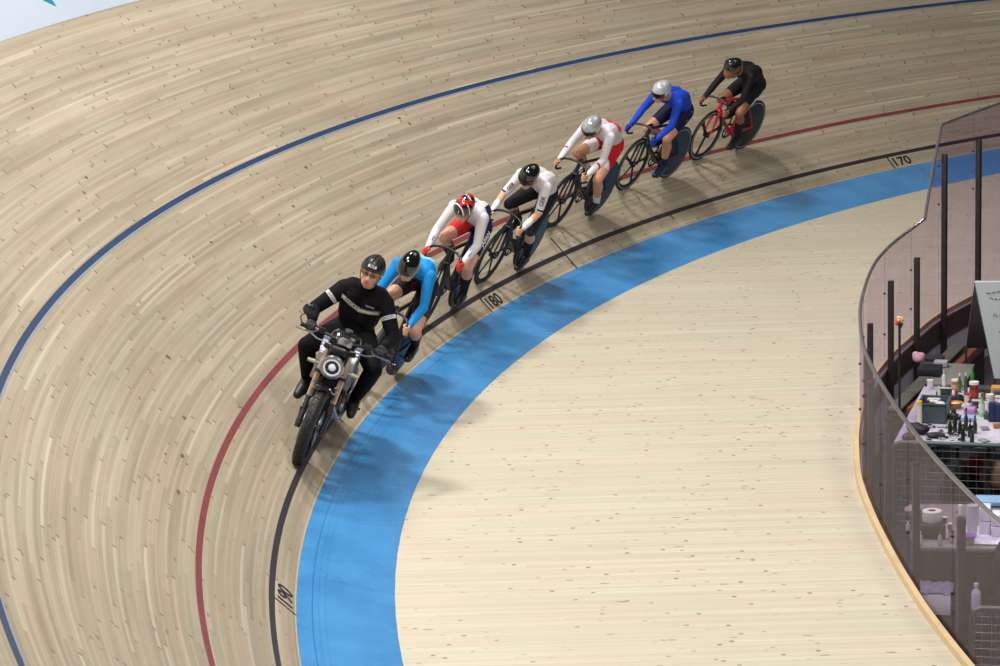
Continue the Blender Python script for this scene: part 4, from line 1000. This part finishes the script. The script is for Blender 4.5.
def fence(p0, p1, h, label, m, nx, ny, zb=.12):
    p0, p1 = Vector(p0), Vector(p1); L = (p1-p0).length; an_ = math.atan2((p1-p0).y, (p1-p0).x)
    f = empty('mesh_fence', TM(p0, an_), label, 'fence')
    bm = B(); r = .02; pts = [(0, 0, 0), (0, 0, h-.06), (.018, 0, h-.02), (.06, 0, h), (L-.06, 0, h), (L-.018, 0, h-.02), (L, 0, h-.06), (L, 0, 0)]; tube(bm, pts, r, 10); obj('rail', bm, m, f)
    bm = B(); tube(bm, [(0, 0, zb), (L, 0, zb)], .012, 8); obj('lower_rail', bm, m, f)
    bm = B()
    for i in range(1, nx): tube(bm, [(L*i/nx, 0, zb), (L*i/nx, 0, h)], +.0016, 4)
    for j in range(1, ny): tube(bm, [(0, 0, zb+(h-zb)*j/ny), (L, 0, zb+(h-zb)*j/ny)], +.0016, 4)
    obj('wire_mesh', bm, mat((120, 124, 120), .4, .5), f); return f
fa = at(921, 447, ZT+.02); fb = at(1030, 446, ZT+.02)
fence((4.10, 4.86, ZP), (3.99, 6.2, ZP), ZT-ZP+.03, 'green grey rail fence with wire mesh in front of the clothed table', mat((74, 92, 88), .45, .3), 20, 11)
fq = at(972, 608, -.2)
fence((fq.x, fq.y, ZP), (fq.x-.12, fq.y+.9, ZP), -.2-ZP, 'low grey rail fence with wire mesh in the lower right corner', mat((96, 94, 92), .45, .4), 14, 9)

# A-frame whiteboard
TL = at(975, 282, .8); BL = at(994.5, 378, -.05); rt_ = Vector((-.10, 1, 0)).normalized()
ab = empty('whiteboard', (TL.x, TL.y, ZP), 'tall A-frame whiteboard with handwriting at the right edge of the photo', 'whiteboard')
o0 = ab.matrix_world.translation.copy() if False else Vector((TL.x, TL.y, ZP))
def panel(bm, a, b, c, d, th):
    n = (b-a).cross(d-a).normalized()*th; f = [bm.verts.new(v-o0) for v in (a, b, c, d)]; k = [bm.verts.new(v-o0-n) for v in (a, b, c, d)]
    bm.faces.new(f); bm.faces.new(k[::-1])
    for i in range(4): bm.faces.new((f[i], f[(i+1) % 4], k[(i+1) % 4], k[i]))
TR = TL+rt_*.75+Vector((0, 0, .02)); BR = BL+rt_*.75
bm = B(); panel(bm, TL, TR, BR, BL, .02); obj('front_board', bm, mat((176, 186, 188), .3, var=.04), ab, smooth=False)
bm = B(); BB = at(966, 346, -.05); panel(bm, TL+Vector((-.03, -.01, 0)), TR+Vector((-.03, -.01, 0)), BB+rt_*.75, BB, .02); obj('rear_board', bm, mat((120, 112, 122), .5), ab, smooth=False)
bm = B(); tube(bm, [TL-o0, TR-o0], .014, 8); obj('frame_top', bm, mat((170, 176, 180), .3, .6), ab)
bm = B(); tube(bm, [TL-o0, BL-o0], .009, 8); obj('frame_edge', bm, mat((110, 112, 116), .3, .7), ab)
for q in (BL, BR, BB, BB+rt_*.75):
    bm = B(); tube(bm, [q-o0, (q.x-o0.x, q.y-o0.y, 0)], .010, 8); obj('leg', bm, mat((80, 80, 84), .4, .6), ab)
bm = B(); random.seed(5); nb_ = (TR-TL).cross(BL-TL).normalized(); nb_ = nb_ if nb_.x > 0 else -nb_
for v, u0, ln in ((.10, .08, .3), (.17, .1, .36), (.34, .1, .25), (.52, .12, .3), (.60, .13, .22), (.72, .12, .2), (.80, .13, .24)):
    x = u0
    while x < u0+ln:
        w_ = random.uniform(.02, .05); pts = [TL+(BL-TL)*(v+random.uniform(-.016, .016))+rt_*(x+w_*t)+nb_*.024-o0 for t in (0, .25, .5, .75, 1)]; tube(bm, pts, .0028, 4); x += w_+.014
wr = obj('handwriting', bm, mat((52, 60, 74), .5), ab); wr['kind'] = 'stuff'

# planks lying along the glass inside the pit
def beam(name, label, a, b_, sz, m, cat):
    d = b_-a; bm = B(); box(bm, (0, 0, 0), (d.length, sz[0], sz[1]), bev=.006); o = obj(name, bm, m); M_ = Matrix.Translation((a+b_)/2) @ d.to_track_quat('X', 'Z').to_matrix().to_4x4(); o.matrix_world = M_; return tag(o, label, cat)
beam('wooden_beam', 'reddish brown wooden beam running along the inside of the glass', Vector((1.86, 4.56, -.36)), Vector((-1.3, 4.70, -.36)), (.07, .09), mat((120, 66, 48), .55, var=.2, scale=6), 'beam')
beam('long_plank', 'grey green plank lying between the glass and the beam', Vector((1.74, 4.39, -.37)), Vector((-1.0, 4.47, -.37)), (.13, .03), mat((92, 92, 82), .6, var=.2, scale=6), 'plank')
bm = B(); box(bm, (.3, 4.52, (ZP-.41)/2), (2.9, .26, -.41-ZP), Matrix.Rotation(-.035, 3, 'Z')); tag(obj('ledge', bm, mat((40, 38, 38), .7)), 'dark ledge under the reddish beam and the grey green plank', 'ledge')

# pole with coloured bundle
pb = Vector((3.75, 5.0, 0)); pb = at(899.5, 415, -.1); px_ = TM(Vector((pb.x, pb.y, ZP)))
po = empty('pole_stand', px_, 'thin dark pole topped by an orange and white bundle behind the curved glass', 'pole')
ht = .66-ZP
zt = None
for z in [i*.01 for i in range(0, 160)]:
    q = Vector((pb.x, pb.y, ZP+z))-CAM; yy = 333-FPX*q.dot(cu_)/q.dot(cf)
    if yy < 322: zt = z; break
bm = B(); tube(bm, [(0, 0, 0), (0, 0, zt)], .011, 8); obj('pole', bm, mat((28, 26, 28), .5), po)
bm = B(); lathe(bm, [(0, 0), (.11, 0), (.11, .012), (.02, .02), (0, .02)], 20); obj('foot_plate', bm, mat((30, 30, 32), .5), po)
random.seed(11)
for k, (c, n_) in enumerate((((214, 92, 48), 'orange cloth'), ((226, 218, 210), 'white cloth'), ((34, 30, 32), 'black cloth'), ((204, 168, 90), 'yellow cloth'))):
    bm = B(); ball(bm, (random.uniform(-.01, .01), -.02+.013*k, zt-.01+.022*(k%2)+random.uniform(-.02, .02)), (.018, .019, .026), sub=2)
    for v in bm.verts: v.co += Vector([random.uniform(-.006, .006) for _ in range(3)])
    o = obj('bundle', bm, mat(c, .7), po); o['label'] = n_

# ---- things on the tables
def bottle(px, py, z, r, h, c, capc, label, kind='bottle', cat='bottle', group=None, shape=0, labc=None):
    M_ = TM(at(px, py, z)); t = empty(kind, M_, label, cat, group)
    bm = B()
    if shape == 0: pr = [(0, 0), (r, 0), (r, h*.62), (r*.85, h*.7), (r*.35, h*.82), (r*.35, h*.9), (0, h*.9)]
    elif shape == 1: pr = [(0, 0), (r*.95, 0), (r, h*.85), (0, h*.85)]
    else: pr = [(0, 0), (r, 0), (r*.9, h*.55), (r*.25, h*.75), (r*.22, h*.88), (0, h*.88)]
    lathe(bm, pr, 18); obj('container', bm, mat(c, .25, var=.1, coat=.4), t)
    bm = B()
    if shape == 0: lathe(bm, [(0, h*.86), (r*.45, h*.86), (r*.45, h), (0, h)], 14)
    elif shape == 1: lathe(bm, [(0, h*.85), (r*1.06, h*.84), (r*1.06, h), (0, h)], 18)
    else:
        tube(bm, [(0, 0, h*.86), (0, 0, h*.96)], r*.42, 8); tube(bm, [(-r*.5, 0, h*.97), (r*1.1, 0, h*.98)], [r*.35, r*.25], 8); tube(bm, [(r*.5, 0, h*.95), (r*.9, 0, h*.82)], r*.12, 6)
    obj('cap' if shape != 2 else 'spray_head', bm, mat(capc, .35), t)
    if labc:
        bm = B(); lathe(bm, [(r*1.012, h*.15), (r*1.012, h*.55)], 18); obj('paper_label', bm, mat(labc, .6, var=.3, scale=60), t)
    return t
def pxb(name, cat, label, px, py, z, size, c, rz=None, group=None, extra=None):
    o = box_thing(name, cat, label, TM(at(px, py, z), a1 if rz is None else rz), size, mat(c, .5, var=.2, scale=18), group); return o
# grey tub
tb = empty('storage_tub', TM(at(934.5, 419, ZT+.004), a1), 'grey plastic tub full of small packets on the white cloth', 'tub')
bm = B(); pr = []
def openbox(bm, L, Wd, h, t=.006):
    box(bm, (0, 0, t/2), (L, Wd, t))
    for sx in (1, -1): box(bm, (sx*(L/2-t/2), 0, h/2), (t, Wd, h))
    for sy in (1, -1): box(bm, (0, sy*(Wd/2-t/2), h/2), (L, t, h))
openbox(bm, .30, .225, .165); 
for sx in (1, -1): box(bm, (sx*.154, 0, .162), (.016, .245, .010))
for sy in (1, -1): box(bm, (0, sy*.117, .162), (.32, .014, .010))
obj('container', bm, mat((70, 84, 90), .45), tb, smooth=False)
bm = B(); box(bm, (.1515, 0, .10), (.002, .12, .022)); obj('paper_label', bm, mat((176, 184, 186), .6, var=.3, scale=50), tb)
random.seed(21)
for k in range(14):
    M_ = tb.matrix_world
    q = at(934.5, 419, ZT+.004)+Matrix.Rotation(a1, 3, 'Z') @ Vector((random.uniform(-.11, .11), random.uniform(-.08, .08), .11+.02*random.random()))
    c = random.choice([(210, 206, 208), (190, 186, 196), (60, 58, 64), (150, 60, 70), (206, 196, 180), (40, 40, 44)])
    o = box_thing('food_packet', 'packet', 'small packet heaped in the grey plastic tub', TM(q, random.uniform(0, 3)), (.07, .04, .025), mat(c, .5), 'packets in the grey tub', bev=.008)
bottle(919.6, 425, ZT+.002, .02, .205, (220, 216, 206), (222, 200, 60), 'white tube with yellow cap beside the grey tub', 'tube_bottle', shape=1, labc=(214, 206, 190))
bottle(930, 388, ZT+.002, .028, .075, (214, 210, 214), (226, 224, 226), 'small white cup behind the grey tub', 'cup', 'cup', shape=1)
bottle(974, 398, ZT+.002, .040, .145, (132, 40, 34), (222, 214, 214), 'dark red jar with wide white lid', 'jar', 'jar', shape=1, labc=(150, 60, 50))
bottle(956.5, 389, ZT+.002, .045, .085, (178, 92, 60), (214, 200, 196), 'low tub of red sauce with pale lid', 'sauce_tub', 'tub', shape=1, labc=(190, 150, 110))
bottle(959.5, 392, ZT+.002, .016, .165, (58, 110, 62), (226, 226, 220), 'leftmost slim green bottle with white cap in the row behind', 'bottle', group=None)
bottle(965.8, 392, ZT+.002, .016, .17, (60, 84, 60), (220, 214, 210), 'dark green bottle with pinkish cap, second in the row behind', 'bottle')
bottle(972.3, 386, ZT+.002, .018, .17, (56, 132, 60), (60, 150, 66), 'bright green bottle behind the dark red jar', 'bottle')
bottle(981.8, 416, ZT+.002, .027, .20, (140, 190, 130), (70, 160, 60), 'pale green spray bottle with green head', 'spray_bottle', shape=2, labc=(200, 214, 196))
bottle(990, 414, ZT+.002, .03, .17, (204, 204, 210), (214, 210, 214), 'tall white canister beside the navy boxes', 'canister', 'canister', shape=1)
pxb('carton', 'box', 'navy blue carton beside the white canister, front one', 992, 421, ZT+.002, (.07, .055, .16), (26, 38, 78))
pxb('carton', 'box', 'navy blue carton at the very right edge of the table', 999, 421, ZT+.002, (.08, .06, .15), (30, 44, 86))
pxb('carton', 'box', 'mustard yellow carton near the foot of the whiteboard', 997, 393, ZT+.002, (.12, .10, .06), (186, 138, 56))
pxb('package', 'package', 'purple and white plastic package in the middle of the table', 970, 413, ZT+.002, (.14, .09, .05), (170, 130, 176))
pxb('package', 'package', 'white and blue plastic package in front of the purple one', 968, 420, ZT+.002, (.12, .11, .035), (150, 164, 210))
def bowl(px, py, z, r, h, c, label, inner, cat='bowl'):
    t = empty('bowl', TM(at(px, py, z)), label, cat); bm = B(); lathe(bm, [(0, 0), (r*.6, 0), (r, h), (r*.94, h), (r*.55, .008), (0, .008)], 24); obj('dish', bm, mat(c, .4), t)
    bm = B(); ball(bm, (0, 0, h*.55), (r*.75, r*.75, h*.5), sub=2); f = obj('food', bm, mat(inner, .6, var=.3, scale=60), t); f['kind'] = 'stuff'; return t
bowl(955.5, 408, ZT+.002, .065, .05, (170, 120, 54), 'orange bowl of snacks right of the grey tub', (214, 178, 120))
bowl(953, 419, ZT+.002, .05, .04, (60, 74, 56), 'small dark green bowl in front of the orange bowl', (84, 96, 64))
random.seed(31)
for k, (x, y) in enumerate(((950, 434), (955, 431), (960, 436), (966, 430), (970, 437), (975, 433), (963, 441), (972, 443))):
    bottle(x, y, ZT+.002, .018, random.uniform(.14, .19), random.choice([(28, 36, 30), (34, 40, 44), (44, 58, 44)]), (26, 26, 28), 'dark upright bottle with pointed nozzle in the cluster near the green rail', 'nozzle_bottle', group='dark nozzle bottles near the rail', shape=2)
def lump(name, cat, label, px, py, z, s, c, seed, m=None, sub=3, amp=.18):
    random.seed(seed); bm = B(); ball(bm, (0, 0, s[2]*.9), s, sub=sub)
    import mathutils
    for v in bm.verts:
        n_ = mathutils.noise.noise(v.co*14+Vector((seed, 0, 0))); v.co += v.co.normalized()*n_*min(s)*amp*3
        if v.co.z < 0: v.co.z = 0
    o = obj(name, bm, m or mat(c, .6, var=.25, scale=30, bump=.3)); o.matrix_world = TM(at(px, py, z), seed); return tag(o, label, cat)
lump('bag', 'bag', 'black crumpled bag at the left front corner of the white cloth', 917, 433, ZT+.002, (.11, .07, .045), (24, 24, 28), 1)
lump('bag', 'bag', 'olive dark bag half hidden by the top rail of the glass', 909, 441, ZT+.002, (.07, .05, .04), (52, 50, 32), 2)
lump('cloth_heap', 'cloth', 'dark cloth lying between the bag and the nozzle bottles', 936, 437, ZT+.002, (.06, .08, .02), (36, 38, 46), 3)
for k, (x, y, c) in enumerate(((985, 429, (112, 112, 128)), (984, 441, (128, 128, 142)))):
    pxb('tablet', 'device', ('grey flat pad on the white cloth, farther from the rail', 'grey flat pad on the white cloth right against the rail')[k], x, y, ZT+.002, (.10, .065, .012), c, .3+.4*k)
random.seed(41)
for k in range(26):
    x, y = random.uniform(926, 978), random.uniform(424, 443)
    pxb('small_tool', 'tool', 'small tool or fitting strewn over the white cloth', x, y, ZT+.003, (random.uniform(.02, .07), random.uniform(.01, .02), random.uniform(.01, .02)), random.choice([(30, 30, 34), (60, 62, 70), (190, 190, 198), (40, 44, 54), (210, 208, 214)]), random.uniform(0, 3), 'small tools on the white cloth')
random.seed(77)
for k in range(16):
    x, y = random.uniform(946, 998), random.uniform(396, 404) if k % 2 else random.uniform(406, 430)
    pxb('small_carton', 'box', 'small carton or packet among the bottles on the white cloth', x, y, ZT+.003, (random.uniform(.03, .08), random.uniform(.03, .06), random.uniform(.02, .06)), random.choice([(36, 36, 44), (120, 40, 44), (190, 188, 196), (52, 64, 92), (60, 84, 62), (170, 120, 70), (28, 28, 32)]), random.uniform(0, 3), 'small cartons on the white cloth')
for k in range(9):
    bottle(random.uniform(938, 996), random.uniform(398, 412), ZT+.002, random.uniform(.013, .022), random.uniform(.07, .13), random.choice([(40, 44, 52), (190, 186, 190), (58, 90, 60), (140, 60, 50), (200, 196, 180)]), random.choice([(220, 220, 224), (40, 40, 44), (180, 50, 50)]), 'small bottle among the cartons on the white cloth', 'small_bottle', group='small bottles on the white cloth', shape=random.choice([0, 1]))
for k in range(12):
    lx = at(random.uniform(925, 975), random.uniform(424, 441), ZT+.003)
    bm = B(); pts = [Vector((random.uniform(-.05, .05), random.uniform(-.05, .05), random.uniform(.004, .035))) for _ in range(5)]; tube(bm, pts, .004, 5); o = obj('cable', bm, mat((26, 26, 30), .6)); o.matrix_world = TM(lx); tag(o, 'loose dark cable scrap on the white cloth', 'cable', 'loose cables on the white cloth')
# on the dark side table
pxb('machine', 'machine', 'dark compact machine on the side table by the glass', 930, 374, ZT+.002, (.22, .20, .07), (30, 28, 34))
lump('bag', 'bag', 'pink and white bag behind the dark machine', 919, 362, ZT+.002, (.06, .06, .05), (196, 150, 168), 5)
pxb('tray', 'tray', 'flat black tray far back on the side table', 935, 360, ZT+.002, (.16, .16, .03), (44, 42, 50))
pxb('tray', 'tray', 'pale grey folded box lying beside the black tray', 941, 366, ZT+.002, (.10, .12, .05), (160, 160, 170))
bottle(944, 386, ZT+.002, .02, .14, (196, 196, 200), (170, 170, 176), 'white bottle standing beside the dark machine', 'bottle')
pxb('tool_case', 'case', 'flat black case behind the bottles', 944, 396, ZT+.002, (.16, .12, .05), (26, 26, 30))
pxb('tool_case', 'case', 'low dark case right of the dark red jar', 984, 391, ZT+.002, (.14, .12, .04), (60, 56, 66))
# under the first table
lump('bag', 'bag', 'red round bag behind the wire mesh', 976, 478, ZP+.28, (.09, .09, .10), (150, 44, 40), 7)
lump('bag', 'bag', 'tan bag behind the wire mesh at the right edge', 993, 488, ZP+.28, (.12, .10, .12), (138, 104, 84), 8)
lump('cloth_heap', 'cloth', 'pale cloth hanging low behind the wire mesh', 960, 478, ZP+.30, (.05, .04, .09), (150, 156, 132), 9)
q0 = at(980, 482, ZP+.28); 
box_thing('crate', 'crate', 'dark crate under the clothed table carrying the bags', TM(Vector((q0.x-.02, q0.y, ZP)), a1), (.42, .62, .275), mat((34, 32, 36), .6))
# on the near table
Z2 = ZT+.006
tr = empty('tape_roll', TM(at(932, 521, Z2+.10)), 'white roll standing on the black case behind the nearest glass', 'roll')
bm = B(); lathe(bm, [(.03, 0), (.068, 0), (.07, .004), (.07, .076), (.066, .08), (.03, .08)], 32, closed=True); obj('roll', bm, mat((214, 214, 206), .6), tr)
bm = B(); lathe(bm, [(.022, .002), (.029, .002), (.029, .078), (.022, .078)], 20, closed=True); obj('core', bm, mat((120, 100, 80), .7), tr)
q = at(932, 521, Z2+.10); box_thing('black_case', 'case', 'black case under the white roll', TM(Vector((q.x, q.y, Z2)), a3), (.22, .20, .098), mat((30, 27, 26), .5))
for k in range(9):
    pxb_ = at(972, 537, Z2+.001); t = None
    bm = B(); lathe(bm, [(0, 0), (.030, 0), (.037, .055), (.040, .055), (.040, .06), (.0385, .06), (.0325, .003), (0, .003)], 20); o = obj('plastic_cup', bm, mat((206, 204, 214), .3, var=.05)); o.matrix_world = TM(pxb_+Vector((0, 0, .022*k))); tag(o, 'clear white cup in the tall stack on the nearest table', 'cup', 'stacked cups on the nearest table')
pl = empty('food_tub', TM(at(968, 543, Z2)), 'low clear tub with purple lid in front of the cup stack', 'tub')
bm = B(); lathe(bm, [(0, 0), (.045, 0), (.052, .05), (0, .05)], 24); obj('container', bm, mat((150, 152, 132), .3), pl); bm = B(); lathe(bm, [(0, .05), (.056, .05), (.056, .06), (0, .062)], 24); obj('lid', bm, mat((128, 84, 168), .35), pl)
for k, (x, y, h) in enumerate(((985, 532, .20), (997, 535, .17))):
    for j in range(2):
        o = box_thing('paper_pack', 'package', 'white striped paper pack stacked right of the cups', TM(at(x, y, Z2)+Vector((0, 0, j*h/2)), a3), (.15, .08, h/2-.004), mat((206, 206, 220), .5, var=.15, scale=40), 'paper packs on the nearest table')
random.seed(51)
for k, (x, y) in enumerate(((908, 530), (912, 540), (915, 524), (946, 538), (950, 530), (952, 542), (945, 526), (957, 524), (920, 548-4), (960, 515), (940, 545))):
    bottle(x, y, Z2, .016, random.uniform(.05, .10), random.choice([(196, 196, 206), (160, 156, 150), (120, 110, 96), (210, 210, 214)]), random.choice([(220, 220, 224), (60, 52, 46)]), 'small pale bottle among the clutter on the nearest table', 'small_bottle', group='small bottles on the nearest table', shape=random.choice([0, 1]))
pxb('folder', 'folder', 'light blue folder at the back of the nearest table', 993, 503, Z2, (.20, .26, .035), (128, 160, 196), a3)
lump('cloth_heap', 'cloth', 'grey cloth heap at the back of the nearest table', 915, 512, Z2, (.10, .07, .03), (146, 136, 132), 12)
# white box with towel in front of the near table
q = at(935, 604, ZP+.34); M_ = TM(q+Vector((.125, .01, 0)), a3)
box_thing('crate', 'crate', 'dark crate in front of the skirted table carrying the white box', TM(Vector((q.x+.125, q.y+.01, ZP)), a3), (.24, .27, .335), mat((40, 36, 34), .6))
wb = box_thing('white_box', 'box', 'bright white box with a printed mark behind the nearest glass', M_, (.27, .25, .155), mat((232, 232, 240), .4, var=.03)); 
bm = B(); tube(bm, [(.137, -.03, .10), (.137, 0, .108), (.137, .05, .10)], [.002, .006, .002], 6); obj('printed_mark', bm, mat((40, 44, 52), .5), wb)
bm = B(); n = 24; g = []
for i in range(n+1):
    g.append([bm.verts.new((-.14+.28*i/n, -.14+.28*j/n, .162+.010*math.sin(i*.7+j*.3)*math.cos(j*.8)+.012*math.exp(-((i-12)**2+(j-12)**2)/40))) for j in range(n+1)])
for i in range(n):
    for j in range(n): bm.faces.new((g[i][j], g[i+1][j], g[i+1][j+1], g[i][j+1]))
bmesh.ops.solidify(bm, geom=bm.faces[:], thickness=.006); o = obj('towel', bm, mat((150, 142, 168), .8, var=.3, scale=20, bump=.4)); o.matrix_world = M_; tag(o, 'lilac grey towel folded on top of the white box', 'towel')
q = at(976, 609, ZP+.34)
tq = bottle(976, 609, ZP+.34, .035, .19, (184, 186, 206), (220, 220, 226), 'clear plastic bottle standing right of the white box', 'bottle')
box_thing('crate', 'crate', 'second dark crate under the clear bottle', TM(Vector((q.x+.02, q.y+.03, ZP)), a3), (.13, .12, .335), mat((34, 32, 34), .6))
# black jacket on a chair
q = Vector((7.06, 6.36, ZP)); ch = empty('chair', TM(q, a3), 'dark chair at the right edge hung with a black jacket', 'chair')
bm = B(); box(bm, (0, 0, .45), (.40, .40, .03), bev=.01); obj('seat', bm, mat((38, 38, 42), .6), ch)
bm = B(); box(bm, (-.19, 0, .70), (.02, .38, .26), bev=.01); obj('backrest', bm, mat((38, 38, 42), .6), ch)
for x in (.17, -.17):
    for y in (.17, -.17): bm = B(); tube(bm, [(x, y, 0), (x, y, .44 if x > 0 else .82)], .011, 8); obj('leg', bm, mat((70, 70, 72), .4, .7), ch)
bm = B(); rows = []
for i in range(15):
    z = .36+.58*i/14; rows.append([bm.verts.new((-.19+(.075+.02*math.sin(i*1.3+t*3))*math.cos(t)*(1 if i < 12 else .6), (.20-.05*(i/14)**3+.012*math.sin(i*2+t*5))*math.sin(t), z+.01*math.sin(t*4))) for t in [2*PI*k/28 for k in range(28)]])
for A, C in zip(rows, rows[1:]):
    for k in range(28): bm.faces.new((A[k], A[(k+1) % 28], C[(k+1) % 28], C[k]))
bm.faces.new(rows[-1]); o = obj('jacket', bm, mat((30, 27, 30), .7, var=.4, scale=20, bump=.4)); o.matrix_world = ch.matrix_world.copy() if False else TM(q, a3); tag(o, 'black jacket hung over the chair at the right edge', 'jacket')

# ------------------------------------------------------------------ light
def area(loc, target, size, power, col=(1, .97, .93)):
    L = bpy.data.lights.new('ceiling_lamp', 'AREA'); L.shape = 'RECTANGLE'; L.size, L.size_y = size; L.energy = power; L.color = col
    o = bpy.data.objects.new('ceiling_lamp', L); COL.objects.link(o); o.location = loc
    d = Vector(target)-Vector(loc); o.rotation_euler = d.to_track_quat('-Z', 'Y').to_euler(); return o
area((-2.5, -3.0, 14), (-1, 0, 0), (1.7, 1.7), 1450)
area((5.5, -3.0, 14), (5, 0, 0), (1.7, 1.7), 1950)
area((12, 9, 12), (6, 3, 0), (1.6, 1.6), 1250)
area((15, 3, 14), (8, 2, 0), (6, 6), 950)
area((-7, 10, 14), (0, 2, 0), (7, 7), 400)
area((10, 0, 13.5), (8, 1, 0), (3, 3), 650)
w = bpy.data.worlds.new('hall'); bpy.context.scene.world = w; w.use_nodes = True
w.node_tree.nodes['Background'].inputs[0].default_value = (1, .98, .96, 1); w.node_tree.nodes['Background'].inputs[1].default_value = .055
sc = bpy.context.scene
sc.view_settings.view_transform = 'Standard'; sc.view_settings.look = 'None'; sc.view_settings.gamma = 1; sc.view_settings.use_curve_mapping = False
sc.view_settings.exposure = -.33
sc.cycles.transparent_max_bounces = 24; sc.cycles.max_bounces = 8
